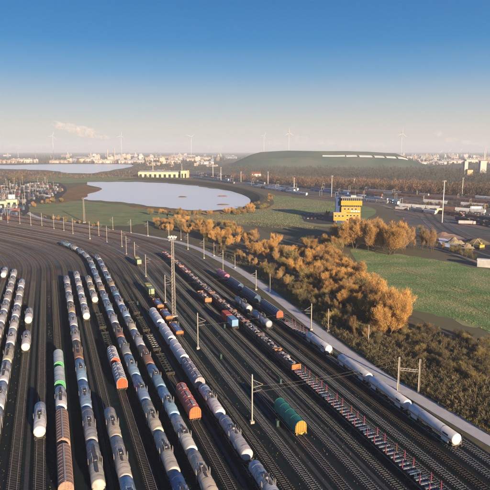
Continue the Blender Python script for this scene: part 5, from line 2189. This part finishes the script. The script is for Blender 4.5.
def sky_mesh(k):
    """a handful of industrial shapes, each built at 1 m per unit"""
    m_ = MB()
    if k == 'shed':
        m_.prism_x([(-20, 0), (20, 0), (20, 12), (0, 17), (-20, 12)], -45, 45)
        for i in range(4):
            m_.box(-34 + i * 22, 0, 17.2, 6, 5, 2)
    elif k == 'block':
        m_.box(0, 0, 13, 30, 18, 26)
        m_.box(0, 0, 26.5, 31, 19, 1.2)
        m_.box(6, 2, 29, 8, 6, 5)
        for z in (5, 11, 17, 22):
            m_.box(0, -9.1, z, 27, 0.4, 1.8)
    elif k == 'storage_tank':
        m_.lathe_z([(0, 17), (16, 17), (18, 13), (19.5, 5), (19.7, 1)], 0, 0, 20)
        for i in range(3):
            m_.lathe_z([(4 + i * 5, 17.05), (4 + i * 5, 17.5), (4.5 + i * 5, 17.5), (4.5 + i * 5, 17.05)], 0, 0, 20, False)
    elif k == 'chimney':
        m_.lathe_z([(0, 4.2), (40, 3.0), (85, 2.2), (86, 2.6), (88, 2.6)], 0, 0, 12)
        m_.box(0, 0, 3, 14, 12, 6)
    elif k == 'refinery_column':
        m_.lathe_z([(0, 3), (42, 3), (45, 1)], 0, 0, 10)
        m_.lathe_z([(0, 2), (30, 2), (32, .6)], 8, 2, 10)
        m_.lathe_z([(0, 2.4), (22, 2.4), (24, .8)], -9, 1, 10)
        for z in (8, 16, 24, 32):
            m_.box(1, 0, z, 14 - z * .15, 7, .6)
        for x in (-5, 6):
            for y in (-3, 3):
                m_.box(x, y, 16, .6, .6, 32)
    else:
        # harbour crane: portal legs, tower and raised boom
        for x in (-8, 8):
            for y in (-8, 8):
                m_.tube((x, y, 0), (x * .6, y * .6, 26), 1.0, .8, n=5)
        m_.box(0, 0, 27, 14, 14, 2.5)
        m_.box(0, 0, 34, 8, 7, 12)
        m_.tube((0, 0, 40), (34, 0, 72), 1.3, .8, n=5)
        m_.tube((0, 0, 40), (-14, 0, 50), 1.3, 1.0, n=5)
        m_.tube((-14, 0, 50), (34, 0, 72), .4, .4, n=4)
    return m_.mesh(k)


NM = {'shed': ('industrial_shed', 'pale industrial shed low on the hazy skyline', 'building'), 'block': ('factory_block', 'flat-roofed factory block on the hazy skyline', 'building'),
      'storage_tank': ('storage_tank', 'round storage tank on the hazy skyline', 'tank'), 'chimney': ('chimney', 'tall slender chimney on the hazy skyline', 'chimney'),
      'refinery_column': ('refinery_column', 'cluster of refinery columns on the hazy skyline', 'refinery'), 'crane': ('harbour_crane', 'harbour crane with raised boom on the hazy skyline', 'crane')}
SM = {k: sky_mesh(k) for k in NM}


def skyline(k, xp, dist, s, col):
    nm, lab, cat = NM[k]
    zone = ' behind the far water' if xp < 130 else (' left of the hill' if xp < 235 else (' behind the hill' if xp < 415 else ' right of the hill'))
    lab = ('nearer ' if dist < 3600 else 'remote ') + lab + zone
    o = link(nm, SM[k], 'far_paint', None, ground_at(xp, dist), rr.uniform(-.4, .4), col)
    o.scale = (s, s, s * rr.uniform(.85, 1.2))
    tag(o, lab, cat, nm.replace('_', ' ') + 's on the skyline')


for i in range(190):
    z = rr.random()
    xp = rr.choice([rr.uniform(-10, 500), rr.uniform(60, 235), rr.uniform(400, 500)])
    dist = rr.uniform(3000, 6500)
    if 235 < xp < 415 and dist < 4500:
        dist += 1800
    k = rr.choices(['shed', 'block', 'storage_tank', 'chimney', 'refinery_column', 'crane'], [9, 7, 6, 2, 4, 1.6])[0]
    skyline(k, xp, dist, rr.uniform(.5, 1.15) * (1 if k not in ('chimney', 'crane') else .8), rr.choice(pal))
# the plant behind the far water
for xp, dist, k, s in [(104, 2900, 'shed', 1.0), (111, 2950, 'block', 1.0), (96, 2950, 'refinery_column', 1.1), (108, 3000, 'chimney', .75), (115, 3000, 'chimney', .85), (88, 3000, 'storage_tank', 1), (82, 3050, 'storage_tank', 1.1),
                       (126, 2900, 'shed', .9), (135, 2900, 'shed', 1), (162, 2800, 'block', .9), (172, 2900, 'shed', 1), (205, 2700, 'shed', .9), (153, 2500, 'shed', .7), (172, 2300, 'block', .5), (196, 2400, 'block', .45), (212, 2300, 'shed', .5),
                       (8, 2900, 'shed', 1), (22, 3000, 'shed', 1.2), (36, 3000, 'block', .7), (60, 2950, 'shed', 1.1), (70, 3000, 'block', .8),
                       (425, 2600, 'shed', .9), (440, 2700, 'shed', 1.1), (452, 2900, 'shed', 1.2), (472, 3000, 'shed', 1.2), (487, 2900, 'shed', 1), (445, 3400, 'crane', 1), (457, 3600, 'crane', .9), (485, 3700, 'chimney', .8), (415, 3500, 'refinery_column', 1)]:
    skyline(k, xp, dist, s, rr.choice([(0.55, 0.5, 0.45), (0.52, 0.43, 0.33), (0.5, 0.5, 0.52)]))


# ------------------------------------------------------------------ smoke
def smoke(name, blobs, dens, col, label):
    """one plume: overlapping puffs filled with drifting vapour"""
    mb = MB()
    for (xp, yp, dist, rx, rz_) in blobs:
        lo, hi = 0.0, 900.0
        for _ in range(40):
            m = (lo + hi) / 2
            if frame_y((0, dist, m)) > yp:
                lo = m
            else:
                hi = m
        d = dist * math.cos(PITCH) - (lo - CAM_H) * math.sin(PITCH)
        c = Vector(((xp - 245) / FOC * d, dist, lo))
        n1, n2 = 9, 14
        vs_ = [(c.x, c.y, c.z - rz_)]
        for i in range(1, n1):
            t = math.pi * i / n1
            for j in range(n2):
                a = 2 * math.pi * j / n2
                v = Vector((math.sin(t) * math.cos(a), math.sin(t) * math.sin(a), -math.cos(t)))
                q = 1 + 0.28 * mnoise.noise(v * 1.8 + c * 0.01)
                vs_.append((c.x + v.x * rx * q, c.y + v.y * rx * q, c.z + v.z * rz_ * q))
        vs_.append((c.x, c.y, c.z + rz_))
        fs_ = [(0, 1 + (j + 1) % n2, 1 + j) for j in range(n2)]
        for i in range(n1 - 2):
            for j in range(n2):
                a, b = 1 + i * n2 + j, 1 + i * n2 + (j + 1) % n2
                fs_.append((a, b, b + n2, a + n2))
        l = len(vs_) - 1
        fs_ += [(l, 1 + (n1 - 2) * n2 + j, 1 + (n1 - 2) * n2 + (j + 1) % n2) for j in range(n2)]
        mb.add(vs_, fs_, True)
    me = mb.mesh(name)
    m = bpy.data.materials.new(name + '_vapour')
    m.use_nodes = True
    N, L = m.node_tree.nodes, m.node_tree.links
    N.remove(N['Principled BSDF'])
    v = N.new('ShaderNodeVolumePrincipled')
    v.inputs['Color'].default_value = (*col, 1)
    geo = N.new('ShaderNodeNewGeometry')
    nz = N.new('ShaderNodeTexNoise')
    nz.inputs['Scale'].default_value = 0.022
    nz.inputs['Detail'].default_value = 7
    nz.inputs['Roughness'].default_value = 0.7
    L.new(geo.outputs['Position'], nz.inputs['Vector'])
    mr = N.new('ShaderNodeMapRange')
    mr.inputs['From Min'].default_value = 0.47
    mr.inputs['From Max'].default_value = 0.75
    mr.inputs['To Min'].default_value = 0
    mr.inputs['To Max'].default_value = dens
    L.new(nz.outputs['Fac'], mr.inputs['Value'])
    L.new(mr.outputs[0], v.inputs['Density'])
    L.new(v.outputs[0], N['Material Output'].inputs['Volume'])
    me.materials.append(m)
    tag(link(name, me), label, 'smoke', None, 'stuff')


smoke('smoke_plume', [(106, 138, 3000, 22, 14), (100, 135, 3000, 34, 22), (92, 133, 3010, 42, 27), (82, 131.5, 3020, 46, 30), (72, 128, 3030, 40, 26), (62, 126, 3040, 38, 24), (55, 123.5, 3050, 26, 16)], 0.11, (0.95, 0.93, 0.92),
      'pink-lit smoke plume drifting left over the far plant')
smoke('smoke_plume', [(488, 147, 3700, 16, 9), (478, 145, 3700, 38, 13), (466, 142.5, 3720, 50, 16), (450, 140, 3740, 54, 17), (438, 134, 3760, 36, 22)], 0.025, (0.95, 0.94, 0.95),
      'pale smoke plume drifting from the chimney at right edge')
smoke('steam_cloud', [(275, 143, 4600, 70, 30), (300, 140, 4600, 90, 36), (325, 143, 4620, 90, 30), (350, 146, 4650, 110, 24), (375, 146, 4650, 100, 22)], 0.012, (0.95, 0.93, 0.95),
      'faint bank of steam hanging behind the landfill hill')
smoke('steam_cloud', [(15, 147, 4600, 90, 24), (40, 146, 4600, 90, 26), (130, 148, 4600, 80, 20), (70, 148, 4620, 80, 20), (215, 147, 4600, 90, 22)], 0.012, (0.95, 0.93, 0.95),
      'faint bank of steam over the skyline behind far water')

# ------------------------------------------------------------------ air
mb = MB()
mb.box(0, 6700, 124, 30400, 16800, 252)
hz = mb.mesh('haze')
hm = bpy.data.materials.new('haze_air')
hm.use_nodes = True
hn = hm.node_tree.nodes
hn.remove(hn['Principled BSDF'])
pv = hn.new('ShaderNodeVolumePrincipled')
pv.inputs['Color'].default_value = (0.76, 0.87, 1.0, 1)
pv.inputs['Density'].default_value = 0.00011
pv.inputs['Anisotropy'].default_value = 0.0
hm.node_tree.links.new(pv.outputs[0], hn['Material Output'].inputs['Volume'])
hz.materials.append(hm)
link('haze', hz)['kind'] = 'stuff'
